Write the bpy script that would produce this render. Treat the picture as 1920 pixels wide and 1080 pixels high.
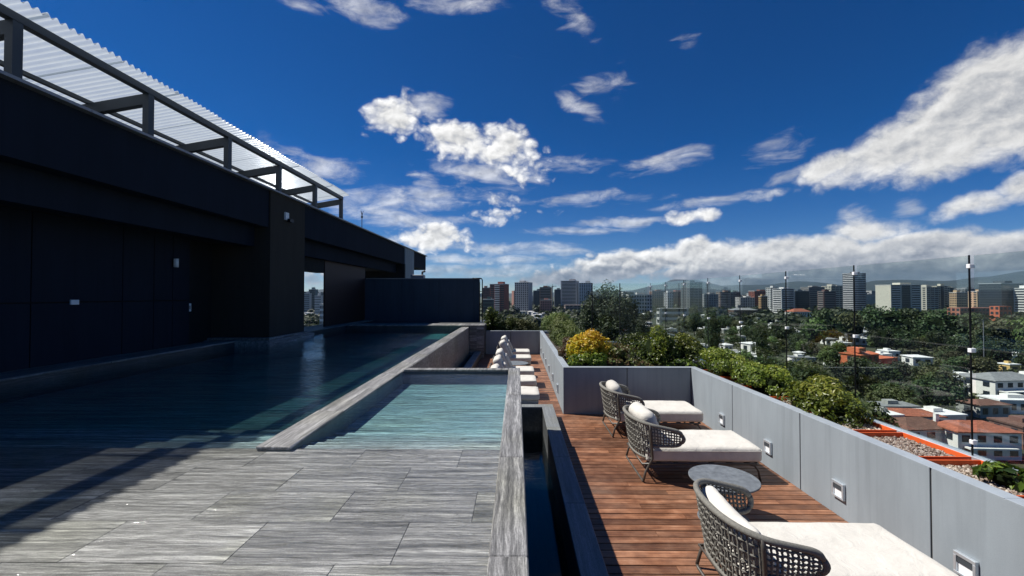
import bpy, bmesh, math, random
from mathutils import Vector, Matrix, noise as mnoise
R = math.radians
rnd = random.Random(7)
sc = bpy.context.scene
for o in list(bpy.data.objects):
    bpy.data.objects.remove(o)

# ------------------------------------------------------------------ camera
FPX = 800.0                                   # focal length in pixels of a 1920 px wide frame
cam_d = bpy.data.cameras.new('camera'); cam = bpy.data.objects.new('camera', cam_d)
sc.collection.objects.link(cam); sc.camera = cam
cam_d.lens = 15.0; cam_d.sensor_width = 36.0; cam_d.clip_start = 0.05; cam_d.clip_end = 60000
EYE = 2.3
cam.location = (0, 0, EYE)
cam.rotation_euler = (R(90 + 0.93), 0, R(0.64))

# ------------------------------------------------------------------ sun and sky
SUN = Vector((-0.72, 0.20, 1.0)).normalized()
sun_d = bpy.data.lights.new('sun', 'SUN'); sun = bpy.data.objects.new('sun', sun_d)
sc.collection.objects.link(sun)
sun_d.energy = 5.0; sun_d.angle = R(0.5); sun_d.color = (1.0, 0.955, 0.89)
sun.rotation_euler = SUN.to_track_quat('Z', 'Y').to_euler()
sc.view_settings.view_transform = 'Standard'; sc.view_settings.look = 'None'
sc.view_settings.exposure = 0.5; sc.view_settings.gamma = 1.0
sc.view_settings.use_curve_mapping = False

class NT:
    """small helper round a node tree"""
    def __init__(s, tree): s.t = tree; s.n = tree.nodes; s.l = tree.links
    def node(s, typ, **kw):
        n = s.n.new(typ)
        for k, v in kw.items():
            if k == 'ins':
                for a, b in v.items():
                    if isinstance(b, bpy.types.NodeSocket): s.l.new(b, n.inputs[a])
                    elif b is not None: n.inputs[a].default_value = b
            else: setattr(n, k, v)
        return n
    def math(s, op, a, b=None, c=None, clamp=False):
        n = s.node('ShaderNodeMath', operation=op, use_clamp=clamp)
        for i, v in enumerate((a, b, c)):
            if v is None: continue
            if isinstance(v, bpy.types.NodeSocket): s.l.new(v, n.inputs[i])
            else: n.inputs[i].default_value = v
        return n.outputs[0]
    def vmath(s, op, a, b=None):
        n = s.node('ShaderNodeVectorMath', operation=op)
        for i, v in enumerate((a, b)):
            if v is None: continue
            if isinstance(v, bpy.types.NodeSocket): s.l.new(v, n.inputs[i])
            else: n.inputs[i].default_value = v
        return n.outputs['Value'] if op in ('LENGTH', 'DOT_PRODUCT', 'DISTANCE') else n.outputs[0]
    def ramp(s, fac, stops, interp='LINEAR'):
        n = s.node('ShaderNodeValToRGB'); s.l.new(fac, n.inputs[0]); e = n.color_ramp
        e.interpolation = interp
        while len(e.elements) < len(stops): e.elements.new(0.5)
        for el, (p, c) in zip(e.elements, stops):
            el.position = p; el.color = (c, c, c, 1) if isinstance(c, (int, float)) else (*c, 1)
        return n.outputs[0]
    def maprange(s, v, a, b, c=0.0, d=1.0, smooth=False):
        n = s.node('ShaderNodeMapRange', clamp=True)
        if smooth: n.interpolation_type = 'SMOOTHSTEP'
        s.l.new(v, n.inputs[0])
        for i, x in enumerate((a, b, c, d)): n.inputs[i + 1].default_value = x
        return n.outputs[0]
    def noise(s, vec, scale, detail=4, rough=0.5, dist=0.0):
        n = s.node('ShaderNodeTexNoise', ins={'Scale': scale, 'Detail': detail, 'Roughness': rough, 'Distortion': dist})
        if vec is not None: s.l.new(vec, n.inputs['Vector'])
        return n.outputs['Fac']
    def mix(s, fac, a, b, typ='RGBA', blend='MIX'):
        n = s.node('ShaderNodeMix', data_type='RGBA', blend_type=blend)
        for i, v in ((0, fac), (6, a), (7, b)):
            if isinstance(v, bpy.types.NodeSocket): s.l.new(v, n.inputs[i])
            elif isinstance(v, (tuple, list)): n.inputs[i].default_value = (*v[:3], 1)
            else: n.inputs[i].default_value = v
        return n.outputs[2]

def build_world():
    w = bpy.data.worlds.new('World'); sc.world = w; w.use_nodes = True
    t = NT(w.node_tree); t.n.clear()
    sky = t.node('ShaderNodeTexSky', sky_type='NISHITA', sun_disc=False)
    sky.sun_elevation = math.asin(SUN.z); sky.sun_rotation = math.atan2(SUN.x, SUN.y)
    sky.altitude = 2400; sky.air_density = 1.0; sky.dust_density = 0.25; sky.ozone_density = 6.0
    # clearer, deeper blue than the model gives (polarised late-morning sky)
    hs = t.node('ShaderNodeHueSaturation', ins={'Hue': 0.510, 'Saturation': 1.34, 'Value': 1.0, 'Color': sky.outputs[0]})
    bg1 = t.node('ShaderNodeBackground', ins={'Color': hs.outputs[0], 'Strength': SKY_STRENGTH})
    geo = t.node('ShaderNodeTexCoord')
    sx = t.node('ShaderNodeSeparateXYZ', ins={0: geo.outputs['Generated']})
    az = t.math('ARCTAN2', sx.outputs[0], sx.outputs[1])
    el = t.math('ARCSINE', sx.outputs[2])
    p = t.node('ShaderNodeCombineXYZ', ins={0: az, 1: el}).outputs[0]
    D3 = geo.outputs['Generated']
    # cloud list: centre and half-size given as bearings in the photograph, then turned into azimuth and elevation
    CL = [  # cx, cy, rx, ry, tilt(deg), weight
        (742, 214, 76, 46, 12, 1.25), (800, 195, 40, 22, 0, .55), (860, 258, 95, 44, -8, 1.25), (945, 285, 90, 56, -12, 1.35), (838, 293, 34, 22, 0, .8),
        (905, 322, 90, 26, -5, .7), (1005, 330, 26, 18, 0, .6), (790, 332, 34, 18, -30, .5), (770, 322, 16, 12, 0, .6),
        (1092, 200, 42, 18, -28, .6), (1135, 152, 34, 20, 10, .28), (1070, 26, 50, 26, -25, .34), (1302, 74, 22, 12, 0, .3),
        (690, 8, 60, 26, 0, .7), (850, 0, 90, 16, 0, .6), (560, 0, 40, 12, 0, .4),
        (600, 310, 80, 24, -8, .5), (1250, 302, 76, 18, 8, .52), (1072, 306, 60, 16, -5, .44), (1455, 274, 50, 24, 10, .38),
        (942, 378, 54, 20, 0, .85), (955, 402, 90, 22, 3, .72), (760, 372, 170, 22, 4, .66), (700, 400, 100, 16, 0, .6), (1100, 372, 110, 12, 0, .5),
        (800, 446, 84, 34, 5, 1.4), (770, 458, 60, 24, 0, .9), (860, 462, 70, 14, 0, .8), (760, 412, 120, 14, 0, .62),
        (1292, 408, 58, 18, 0, .95), (1180, 416, 90, 9, 0, .6), (1090, 434, 80, 8, 0, .6), (1440, 362, 66, 15, 10, .72), (1340, 378, 100, 10, 4, .5),
        (940, 466, 150, 10, 0, .6), (900, 486, 160, 9, 0, .6), (1040, 474, 120, 9, 0, .6), (917, 491, 22, 9, 0, .8), (880, 508, 170, 10, 0, .7), (1000, 518, 130, 8, 0, .66),
        (1900, 185, 330, 105, 24, 1.6), (1700, 262, 200, 52, 20, 1.4), (1560, 308, 110, 26, 14, 1.1), (1480, 328, 30, 10, 10, .5),
        (1640, 428, 80, 24, 0, .85), (1800, 388, 90, 24, 8, .8), (1900, 356, 50, 26, 6, .9), (1696, 386, 26, 14, 0, .6), (1600, 408, 28, 14, 0, .6),
        (1180, 497, 140, 30, 4, 2.0), (1320, 484, 140, 36, 2, 1.7), (1500, 480, 170, 38, 0, 1.8), (1700, 478, 170, 38, 4, 1.8), (1900, 474, 170, 46, 8, 1.8), (2080, 470, 200, 60, 0, 1.2),
        (1060, 520, 80, 18, 0, 1.6), (1010, 527, 50, 13, 0, 1.2), (1500, 516, 440, 36, 0, 1.7), (1900, 520, 340, 44, 0, 1.9),
        (586, 530, 60, 24, 0, .9), (500, 520, 90, 30, 0, .9), (300, 500, 160, 40, 0, .8), (2500, 300, 400, 90, 10, .8), (2400, 500, 300, 50, 0, 1.1),
    ]
    def ae(px, py):
        v = Vector(((px - 969) / FPX, 1.0, (553 - py) / FPX)).normalized()
        return math.atan2(v.x, v.y), math.asin(v.z)
    warp = t.noise(D3, 9.0, 3, 0.5)
    warp2 = t.noise(t.vmath('ADD', D3, (5.3, 1.7, 2.9)), 9.0, 3, 0.5)
    wv = t.node('ShaderNodeCombineXYZ', ins={0: t.math('MULTIPLY_ADD', warp, 0.07, -0.035), 1: t.math('MULTIPLY_ADD', warp2, 0.04, -0.02)}).outputs[0]
    pw = t.vmath('ADD', p, wv)
    acc = None; thin = None
    for cx, cy, rx, ry, tilt, wt in CL:
        a0, e0 = ae(cx, cy); a1, _ = ae(cx + 20, cy); _, e1 = ae(cx, cy - 20)
        ra = rx * (a1 - a0) / 20; re = ry * (e1 - e0) / 20
        m = t.node('ShaderNodeMapping', vector_type='TEXTURE', ins={'Vector': pw})
        m.inputs['Location'].default_value = (a0, e0, 0); m.inputs['Rotation'].default_value = (0, 0, R(tilt)); m.inputs['Scale'].default_value = (ra * 1.25, re * 1.25, 1)
        ln = t.vmath('LENGTH', m.outputs[0])
        v = t.math('MULTIPLY_ADD', t.math('POWER', ln, 1.6), -wt, wt)      # wt at the centre, 0 on the rim, negative outside
        if wt > 0.7: acc = v if acc is None else t.math('MAXIMUM', acc, v)
        else: thin = v if thin is None else t.math('MAXIMUM', thin, v)
    acc = t.math('MAXIMUM', acc, -0.5); thin = t.math('MAXIMUM', thin, -0.5)
    def puffs(off, det):
        q = t.node('ShaderNodeMapping', ins={'Vector': t.vmath('ADD', D3, off)}); q.inputs['Scale'].default_value = (1, 1, 1.35)
        qq = q.outputs[0]
        w_ = t.noise(qq, 24.0, 3, 0.5); w2 = t.noise(t.vmath('ADD', qq, (3, 1, 7)), 24.0, 3, 0.5)
        qd = t.vmath('ADD', qq, t.node('ShaderNodeCombineXYZ', ins={0: t.math('MULTIPLY_ADD', w_, 0.03, -0.015), 2: t.math('MULTIPLY_ADD', w2, 0.03, -0.015)}).outputs[0])
        n = t.noise(qd, 12.0, det, 0.64, 0.0)
        vo = t.node('ShaderNodeTexVoronoi', feature='F1', ins={'Vector': qd, 'Scale': 26.0, 'Detail': 2.0, 'Roughness': 0.5})
        return t.math('ADD', t.math('MULTIPLY', n, 1.0), t.math('MULTIPLY', t.math('MULTIPLY_ADD', vo.outputs['Distance'], -1.0, 0.45), t.maprange(az, 0.30, 0.62, 0.42, 0.13, True))), n
    n1, fb = puffs((0, 0, 0), 8)
    n1s = n1
    n2, _ = puffs((-0.007, 0.001, 0.010), 6)
    dens = t.math('ADD', t.math('MULTIPLY', acc, 1.3), t.math('MULTIPLY_ADD', n1, 2.3, -1.25))
    alpha = t.maprange(dens, -0.05, 1.0, 0, 1, True)
    qt = t.node('ShaderNodeMapping', ins={'Vector': D3}); qt.inputs['Scale'].default_value = (1, 1, 3.2); qt.inputs['Rotation'].default_value = (0, R(-6), 0)
    nt = t.noise(qt.outputs[0], 11.0, 8, 0.62, 0.5)
    dthin = t.math('ADD', t.math('MULTIPLY', thin, 1.0), t.math('MULTIPLY_ADD', nt, 2.4, -1.15))
    athin = t.maprange(dthin, 0.0, 1.1, 0, 0.62, True)
    alpha = t.math('MAXIMUM', alpha, athin)
    core = t.maprange(dens, 0.5, 2.0, 0, 1, True)
    relief = t.math('MULTIPLY', t.math('SUBTRACT', n1s, n2), 1.2)
    base = t.maprange(t.math('ADD', el, t.math('MULTIPLY', t.math('SUBTRACT', n1s, 0.5), 0.05)), 0.028, 0.078, 0.52, 1.06, True)
    base = t.math('ADD', t.math('MULTIPLY', base, 1.0), 0.0)
    side = t.maprange(az, 0.30, 0.85, 1.0, 0.84, True)                       # the big banks away from the sun hang greyer
    br = t.math('MULTIPLY', t.math('MULTIPLY', base, side), t.math('MULTIPLY_ADD', core, -0.22, 1.0))
    br = t.math('ADD', br, t.math('MULTIPLY', relief, base))
    br = t.math('MAXIMUM', br, 0.2)
    ccol = t.mix(t.maprange(br, 0.3, 0.85), (0.62, 0.70, 0.86), (1.0, 0.99, 0.97))
    cc = t.vmath('SCALE', ccol); cc_n = cc.node; t.l.new(br, cc_n.inputs['Scale'])
    bg2 = t.node('ShaderNodeBackground', ins={'Color': cc, 'Strength': CLOUD_STRENGTH})
    ms = t.node('ShaderNodeMixShader', ins={0: t.math('MULTIPLY', alpha, 0.97), 1: bg1.outputs[0], 2: bg2.outputs[0]})
    out = t.node('ShaderNodeOutputWorld'); t.l.new(ms.outputs[0], out.inputs[0])
SKY_STRENGTH = 0.055
CLOUD_STRENGTH = 0.62
build_world()

# ------------------------------------------------------------------ object helpers
def link(o):
    sc.collection.objects.link(o); return o
def tag(o, label=None, cat=None, group=None, kind=None):
    if label: o['label'] = label
    if cat: o['category'] = cat
    if group: o['group'] = group
    if kind: o['kind'] = kind
    return o
def empty(name, loc=(0, 0, 0), rz=0.0, label=None, cat=None, group=None, kind=None):
    o = bpy.data.objects.new(name, None); link(o); o.location = loc; o.rotation_euler = (0, 0, rz)
    o.empty_display_size = 0.1
    return tag(o, label, cat, group, kind)
class MB:
    """collects geometry for one mesh object"""
    def __init__(s): s.v = []; s.f = []
    def add(s, vs, fs):
        k = len(s.v); s.v += [tuple(v) for v in vs]; s.f += [tuple(i + k for i in f) for f in fs]; return s
    def box(s, x0, x1, y0, y1, z0, z1):
        if x0 > x1: x0, x1 = x1, x0
        if y0 > y1: y0, y1 = y1, y0
        if z0 > z1: z0, z1 = z1, z0
        return s.add([(x0, y0, z0), (x1, y0, z0), (x1, y1, z0), (x0, y1, z0), (x0, y0, z1), (x1, y0, z1), (x1, y1, z1), (x0, y1, z1)],
                     [(0, 3, 2, 1), (4, 5, 6, 7), (0, 1, 5, 4), (1, 2, 6, 5), (2, 3, 7, 6), (3, 0, 4, 7)])
    def quad(s, a, b, c, d): return s.add([a, b, c, d], [(0, 1, 2, 3)])
    def tube(s, pts, r, n=6, closed=False, cap=True):
        pts = [Vector(p) for p in pts]; m = len(pts); rings = []
        prev = None
        for i, p in enumerate(pts):
            if closed: t = pts[(i + 1) % m] - pts[i - 1]
            else: t = pts[min(i + 1, m - 1)] - pts[max(i - 1, 0)]
            if t.length < 1e-9: t = Vector((0, 0, 1))
            t.normalize()
            if prev is None:
                a = Vector((0, 0, 1)) if abs(t.z) < 0.9 else Vector((1, 0, 0))
                u = t.cross(a).normalized()
            else:
                u = (prev - t * prev.dot(t))
                u = u.normalized() if u.length > 1e-6 else t.cross(Vector((0, 0, 1))).normalized()
            prev = u; w = t.cross(u)
            rr = r[i] if isinstance(r, (list, tuple)) else r
            rings.append([p + (u * math.cos(2 * math.pi * k / n) + w * math.sin(2 * math.pi * k / n)) * rr for k in range(n)])
        vs = [v for rg in rings for v in rg]; fs = []
        for i in range(m if closed else m - 1):
            j = (i + 1) % m
            for k in range(n):
                fs.append((i * n + k, i * n + (k + 1) % n, j * n + (k + 1) % n, j * n + k))
        if cap and not closed:
            fs.append(tuple(reversed(range(n)))); fs.append(tuple((m - 1) * n + k for k in range(n)))
        return s.add(vs, fs)
    def mesh(s, name, mat, smooth=False):
        me = bpy.data.meshes.new(name); me.from_pydata(s.v, [], s.f); me.update()
        if mat: me.materials.append(mat)
        if smooth: me.polygons.foreach_set('use_smooth', [True] * len(me.polygons))
        return me
    def build(s, name, mat, parent=None, loc=None, smooth=False, bevel=0, label=None, cat=None, group=None, kind=None, seg=1):
        o = bpy.data.objects.new(name, s.mesh(name, mat, smooth)); link(o)
        if parent: o.parent = parent
        if loc: o.location = loc
        if bevel:
            b = o.modifiers.new('bevel', 'BEVEL'); b.width = bevel; b.segments = seg; b.limit_method = 'ANGLE'
        return tag(o, label, cat, group, kind)
def inst(name, me, parent=None, loc=(0, 0, 0), rz=0.0, scale=None, label=None, cat=None, group=None, kind=None):
    o = bpy.data.objects.new(name, me); link(o); o.parent = parent; o.location = loc; o.rotation_euler = (0, 0, rz)
    if scale: o.scale = scale
    return tag(o, label, cat, group, kind)
def children_of(o): return [c for c in sc.objects if c.parent == o]
KIDS = {}
def copy_tree(o, parent=None):
    c = o.copy(); link(c); c.parent = parent
    for ch in KIDS.get(o.name) or list(o.children): copy_tree(ch, c)
    return c

# ------------------------------------------------------------------ materials
def new_mat(name):
    m = bpy.data.materials.new(name); m.use_nodes = True
    t = NT(m.node_tree); b = t.n['Principled BSDF']
    return m, t, b
def setc(b, col=None, rough=None, metal=None, spec=None):
    if col is not None: b.inputs['Base Color'].default_value = (*col, 1)
    if rough is not None: b.inputs['Roughness'].default_value = rough
    if metal is not None: b.inputs['Metallic'].default_value = metal
    if spec is not None: b.inputs['Specular IOR Level'].default_value = spec
def bump(t, b, h, strength=0.3, dist=0.01):
    n = t.node('ShaderNodeBump', ins={'Height': h, 'Strength': strength, 'Distance': dist})
    t.l.new(n.outputs[0], b.inputs['Normal']); return n
def mat_plain(name, col, rough=0.6, metal=0.0, var=0.12, scale=6.0, bmp=0.0, spec=0.5):
    """a colour with soft mottling, so that no surface is perfectly even"""
    m, t, b = new_mat(name); setc(b, col, rough, metal, spec)
    tc = t.node('ShaderNodeTexCoord')
    n = t.noise(tc.outputs['Object'], scale, 5, 0.6)
    c0 = tuple(x * (1 - var) for x in col); c1 = tuple(min(1, x * (1 + var)) for x in col)
    t.l.new(t.mix(t.maprange(n, 0.3, 0.7), c0, c1), b.inputs['Base Color'])
    t.l.new(t.maprange(n, 0.3, 0.7, max(0.02, rough - 0.07), min(1, rough + 0.07)), b.inputs['Roughness'])
    if bmp: bump(t, b, t.noise(tc.outputs['Object'], scale * 12, 3, 0.6), bmp, 0.004)
    return m
WOB = {'X': (0.0, 0.03), 'Y': (0.06, 0.0)}
def mat_stone(name, axis='X', lo=0.03, hi=0.34, tint=(1.0, 0.97, 0.91), rough=0.42, vein=1.0):
    """grey wood-grain stone, its veins running along one axis"""
    m, t, b = new_mat(name)
    g = t.node('ShaderNodeNewGeometry'); oi = t.node('ShaderNodeObjectInfo')
    off = t.node('ShaderNodeCombineXYZ', ins={0: t.math('MULTIPLY', oi.outputs['Random'], 37.0), 1: t.math('MULTIPLY', oi.outputs['Random'], 91.0), 2: t.math('MULTIPLY', oi.outputs['Random'], 13.0)})
    pos = t.vmath('ADD', g.outputs['Position'], off.outputs[0])
    wob = t.noise(pos, 2.6, 3, 0.5)
    wv = t.node('ShaderNodeCombineXYZ', ins={0: t.math('MULTIPLY', wob, WOB[axis][0]), 1: t.math('MULTIPLY', wob, WOB[axis][1])})
    pw = t.vmath('ADD', pos, wv.outputs[0])
    def layer(l, f, det, ro, dist):
        mp = t.node('ShaderNodeMapping', ins={'Vector': pw}); mp.inputs['Scale'].default_value = (l, f * 1.25, f * 1.25) if axis == 'X' else (f * 1.25, l, f)
        return t.noise(mp.outputs[0], 1.0, det, ro, dist)
    n1 = layer(0.7, 15.0, 5, 0.6, 0.2 * vein); n2 = layer(2.0, 52.0, 5, 0.65, 0.15); n5 = layer(12.0, 150.0, 3, 0.6, 0.2)
    n3 = t.noise(pos, 240.0, 2, 0.5)
    n4 = t.noise(pos, 1.3, 2, 0.5)
    s = t.math('ADD', t.math('ADD', t.math('MULTIPLY', n1, 0.36), t.math('MULTIPLY', n2, 0.36)), t.math('MULTIPLY', n5, 0.28))
    v = t.ramp(s, [(0.38, lo), (0.44, lo + (hi - lo) * 0.13), (0.50, lo + (hi - lo) * 0.30), (0.55, lo + (hi - lo) * 0.55), (0.61, hi)])
    sp = t.maprange(n3, 0.3, 0.7, 0.6, 1.4)
    v2 = t.vmath('SCALE', v); t.l.new(t.math('MULTIPLY', sp, t.math('MULTIPLY_ADD', oi.outputs['Random'], 0.34, 0.83)), v2.node.inputs['Scale'])
    ol = t.mix(t.maprange(n4, 0.5, 0.72, 0, 0.55), tint, (0.92, 0.90, 0.66))
    col = t.mix(1.0, v2, ol, blend='MULTIPLY')
    t.l.new(col, b.inputs['Base Color'])
    t.l.new(t.maprange(s, 0.3, 0.7, rough + 0.12, rough - 0.1), b.inputs['Roughness'])
    bump(t, b, t.math('ADD', s, t.math('MULTIPLY', n3, 0.5)), 0.7, 0.005)
    return m
def mat_wood(name):
    m, t, b = new_mat(name)
    g = t.node('ShaderNodeNewGeometry'); oi = t.node('ShaderNodeObjectInfo')
    off = t.node('ShaderNodeCombineXYZ', ins={0: t.math('MULTIPLY', oi.outputs['Random'], 53.0), 1: t.math('MULTIPLY', oi.outputs['Random'], 17.0)})
    pos = t.vmath('ADD', g.outputs['Position'], off.outputs[0])
    mp = t.node('ShaderNodeMapping', ins={'Vector': pos}); mp.inputs['Scale'].default_value = (1.6, 42.0, 42.0)
    n1 = t.noise(mp.outputs[0], 1.0, 6, 0.66, 0.5)
    n2 = t.noise(g.outputs['Position'], 1.1, 4, 0.6)
    n3 = t.noise(pos, 5.0, 4, 0.6)
    col = t.ramp(t.math('ADD', t.math('MULTIPLY', n1, 0.6), t.math('MULTIPLY', n3, 0.4)), [(0.3, (0.055, 0.023, 0.012)), (0.45, (0.15, 0.062, 0.030)), (0.56, (0.26, 0.115, 0.058)), (0.70, (0.42, 0.235, 0.145))])
    k = t.math('MULTIPLY', t.math('MULTIPLY_ADD', oi.outputs['Random'], 0.80, 0.52), t.maprange(n2, 0.32, 0.7, 0.8, 1.15))
    c2 = t.vmath('SCALE', col); t.l.new(k, c2.node.inputs['Scale'])
    grey = t.mix(t.maprange(n2, 0.48, 0.72, 0, 0.4), c2, (0.23, 0.165, 0.12))
    t.l.new(grey, b.inputs['Base Color'])
    t.l.new(t.maprange(n3, 0.3, 0.7, 0.42, 0.62), b.inputs['Roughness'])
    bump(t, b, n1, 0.4, 0.003)
    return m
def mat_render(name, col, rough=0.65, spec=0.5):
    """smooth painted render with a little streaking and grain"""
    m, t, b = new_mat(name)
    g = t.node('ShaderNodeNewGeometry'); pos = g.outputs['Position']
    mp = t.node('ShaderNodeMapping', ins={'Vector': pos}); mp.inputs['Scale'].default_value = (2.2, 2.2, 0.55)
    n1 = t.noise(mp.outputs[0], 1.0, 6, 0.6); n2 = t.noise(pos, 180.0, 2, 0.5)
    k = t.math('MULTIPLY', t.maprange(n1, 0.3, 0.7, 0.84, 1.10), t.maprange(n2, 0.3, 0.7, 0.95, 1.05))
    dr = t.node('ShaderNodeMapping', ins={'Vector': pos}); dr.inputs['Scale'].default_value = (13, 13, .45)
    k = t.math('MULTIPLY', k, t.maprange(t.noise(dr.outputs[0], 1.0, 4, 0.6), 0.52, 0.72, 1.0, 0.86))
    c = t.vmath('SCALE', t.node('ShaderNodeRGB').outputs[0]); c.node.inputs[0].default_value = col
    for l in list(t.l):
        if l.to_node == c.node: t.l.remove(l)
    c.node.inputs[0].default_value = col; t.l.new(k, c.node.inputs['Scale'])
    t.l.new(c, b.inputs['Base Color']); b.inputs['Roughness'].default_value = rough; b.inputs['Specular IOR Level'].default_value = spec
    bump(t, b, n2, 0.15, 0.002)
    return m
def mat_leaf(name, cols, rough=0.5, trans=0.35):
    """leaf colours picked per face from the mesh attribute tint"""
    m, t, b = new_mat(name)
    a = t.node('ShaderNodeAttribute', attribute_name='tint')
    n = len(cols)
    c = t.ramp(a.outputs['Fac'], [(i / max(1, n - 1), cc) for i, cc in enumerate(cols)])
    oi = t.node('ShaderNodeObjectInfo')
    hs = t.node('ShaderNodeHueSaturation', ins={'Color': c, 'Saturation': 1.0, 'Hue': t.math('MULTIPLY_ADD', oi.outputs['Random'], 0.05, 0.475), 'Value': t.math('MULTIPLY_ADD', oi.outputs['Random'], 0.9, 0.55)})
    t.l.new(hs.outputs[0], b.inputs['Base Color']); setc(b, rough=rough, spec=0.4)
    tr = t.node('ShaderNodeBsdfTranslucent', ins={'Color': hs.outputs[0]})
    mx = t.node('ShaderNodeMixShader', ins={0: trans, 1: b.outputs[0], 2: tr.outputs[0]})
    t.l.new(mx.outputs[0], t.n['Material Output'].inputs[0])
    return m
def mat_fabric(name, col, scale=900.0, rough=0.85):
    m, t, b = new_mat(name)
    tc = t.node('ShaderNodeTexCoord'); g = tc.outputs['Object']
    n = t.noise(g, 5.0, 4, 0.6); n2 = t.noise(g, scale * 0.4, 2, 0.5)
    c0 = tuple(x * 0.86 for x in col); c1 = tuple(min(1, x * 1.05) for x in col)
    t.l.new(t.mix(t.maprange(n, 0.3, 0.7), c0, c1), b.inputs['Base Color']); b.inputs['Roughness'].default_value = rough
    b.inputs['Sheen Weight'].default_value = 0.1
    fold = t.noise(g, 7.0, 3, 0.55, 1.2)
    bump(t, b, t.math('ADD', t.math('MULTIPLY', fold, 1.0), t.math('MULTIPLY', n2, 0.03)), 0.5, 0.02)
    return m
def fresnel(t, ior, normal=None):
    """Fresnel reflectance that is the same from both sides of a thin sheet"""
    g = t.node('ShaderNodeNewGeometry')
    i = t.math('ADD', t.math('MULTIPLY', g.outputs['Backfacing'], 1.0 / ior - ior), ior)
    return t.node('ShaderNodeFresnel', ins={'IOR': i, 'Normal': normal})
def mat_water(name, density, tint, bscale=9.0, bstr=0.35, shallow=False):
    """transparent surface with Fresnel reflection and ripples over an absorbing body"""
    m = bpy.data.materials.new(name); m.use_nodes = True; t = NT(m.node_tree); t.n.clear()
    g = t.node('ShaderNodeNewGeometry')
    mp = t.node('ShaderNodeMapping', ins={'Vector': g.outputs['Position']}); mp.inputs['Scale'].default_value = (0.50, 1.5, 1.0)
    n1 = t.noise(mp.outputs[0], bscale, 3, 0.55, 0.6); n2 = t.noise(mp.outputs[0], bscale * 3.7, 2, 0.5, 0.3)
    # calmer and livelier patches
    amp = t.maprange(t.noise(g.outputs['Position'], 0.55, 2, 0.5), 0.4, 0.62, 0.45, 1.3)
    h = t.math('ADD', t.math('MULTIPLY', t.math('ADD', n1, t.math('MULTIPLY', n2, 0.28)), amp), t.math('MULTIPLY', t.noise(g.outputs['Position'], 55.0, 2, 0.5), t.maprange(t.noise(g.outputs['Position'], 0.8, 2, 0.5), 0.45, 0.62, 0.0, 0.30)))
    bp = t.node('ShaderNodeBump', ins={'Height': h, 'Strength': bstr, 'Distance': 0.02})
    fr = fresnel(t, 1.33, bp.outputs[0])
    gl = t.node('ShaderNodeBsdfGlossy', ins={'Roughness': 0.035, 'Normal': bp.outputs[0], 'Color': (1, 1, 1, 1)})
    tr = t.node('ShaderNodeBsdfTransparent')
    mx = t.node('ShaderNodeMixShader', ins={0: fr.outputs[0], 1: tr.outputs[0], 2: gl.outputs[0]})
    out = t.node('ShaderNodeOutputMaterial'); t.l.new(mx.outputs[0], out.inputs[0])
    if density:
        va = t.node('ShaderNodeVolumeAbsorption', ins={'Color': (*tint, 1), 'Density': density}); t.l.new(va.outputs[0], out.inputs[1])
    return m
def mat_glass(name, tint=(0.92, 0.96, 0.95), ior=1.5, rough=0.0):
    m = bpy.data.materials.new(name); m.use_nodes = True; t = NT(m.node_tree); t.n.clear()
    fr = fresnel(t, ior)
    tr = t.node('ShaderNodeBsdfTransparent', ins={'Color': (*tint, 1)}); gl = t.node('ShaderNodeBsdfGlossy', ins={'Roughness': rough, 'Color': (1, 1, 1, 1)})
    mx = t.node('ShaderNodeMixShader', ins={0: fr.outputs[0], 1: tr.outputs[0], 2: gl.outputs[0]})
    out = t.node('ShaderNodeOutputMaterial'); t.l.new(mx.outputs[0], out.inputs[0]); return m

M = {}
M['tile'] = mat_stone('grey veined stone tile', 'X', 0.030, 0.52)
M['coping'] = mat_stone('grey veined stone coping', 'Y', 0.05, 0.46, (1.0, 0.99, 0.97), 0.5, 1.6)
M['stone_dark'] = mat_stone('dark basin stone', 'Y', 0.03, 0.12, (0.9, 0.97, 1.0), 0.5)
M['rim'] = mat_stone('basin rim stone', 'Y', 0.16, 0.30, (0.9, 0.97, 1.0), 0.6, 0.6)
M['poolfloor'] = mat_stone('pool floor stone', 'X', 0.03, 0.78, (0.88, 1.0, 0.98), 0.5)
M['deepfloor'] = mat_stone('deep pool floor stone', 'X', 0.10, 0.60, (0.55, 1.0, 0.88), 0.5)
M['poolwall'] = mat_plain('pool inner wall', (0.13, 0.17, 0.17), 0.5)
M['joint'] = mat_plain('dark joint', (0.09, 0.09, 0.086), 0.9)
M['wood'] = mat_wood('red hardwood deck')
M['under'] = mat_plain('deck underlay', (0.012, 0.010, 0.009), 0.9)
M['wall'] = mat_render('blue grey render', (0.240, 0.275, 0.302))
M['walltop'] = mat_render('pale wall capping', (0.30, 0.34, 0.38), 0.5)
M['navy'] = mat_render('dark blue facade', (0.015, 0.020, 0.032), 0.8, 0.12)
M['bluewall'] = mat_render('blue grey end wall', (0.048, 0.064, 0.086), 0.75, 0.2)
M['brown'] = mat_render('dark brown cladding', (0.048, 0.041, 0.034), 0.8, 0.15)
M['rust'] = mat_render('brown timber cladding', (0.035, 0.014, 0.009), 0.6)
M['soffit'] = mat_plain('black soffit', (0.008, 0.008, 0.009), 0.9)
M['flash'] = mat_plain('grey metal flashing', (0.28, 0.28, 0.29), 0.45, 0.5)
M['steel'] = mat_plain('dark painted steel', (0.045, 0.055, 0.065), 0.5, 0.0)
M['blackmetal'] = mat_plain('black metal', (0.012, 0.012, 0.014), 0.4, 0.6)
M['white'] = mat_plain('white plastic', (0.78, 0.79, 0.80), 0.4, var=0.04)
M['alu'] = mat_plain('brushed aluminium', (0.55, 0.60, 0.64), 0.35, 0.6, 0.06)
M['cream'] = mat_fabric('cream canvas', (0.57, 0.55, 0.50))
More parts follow.
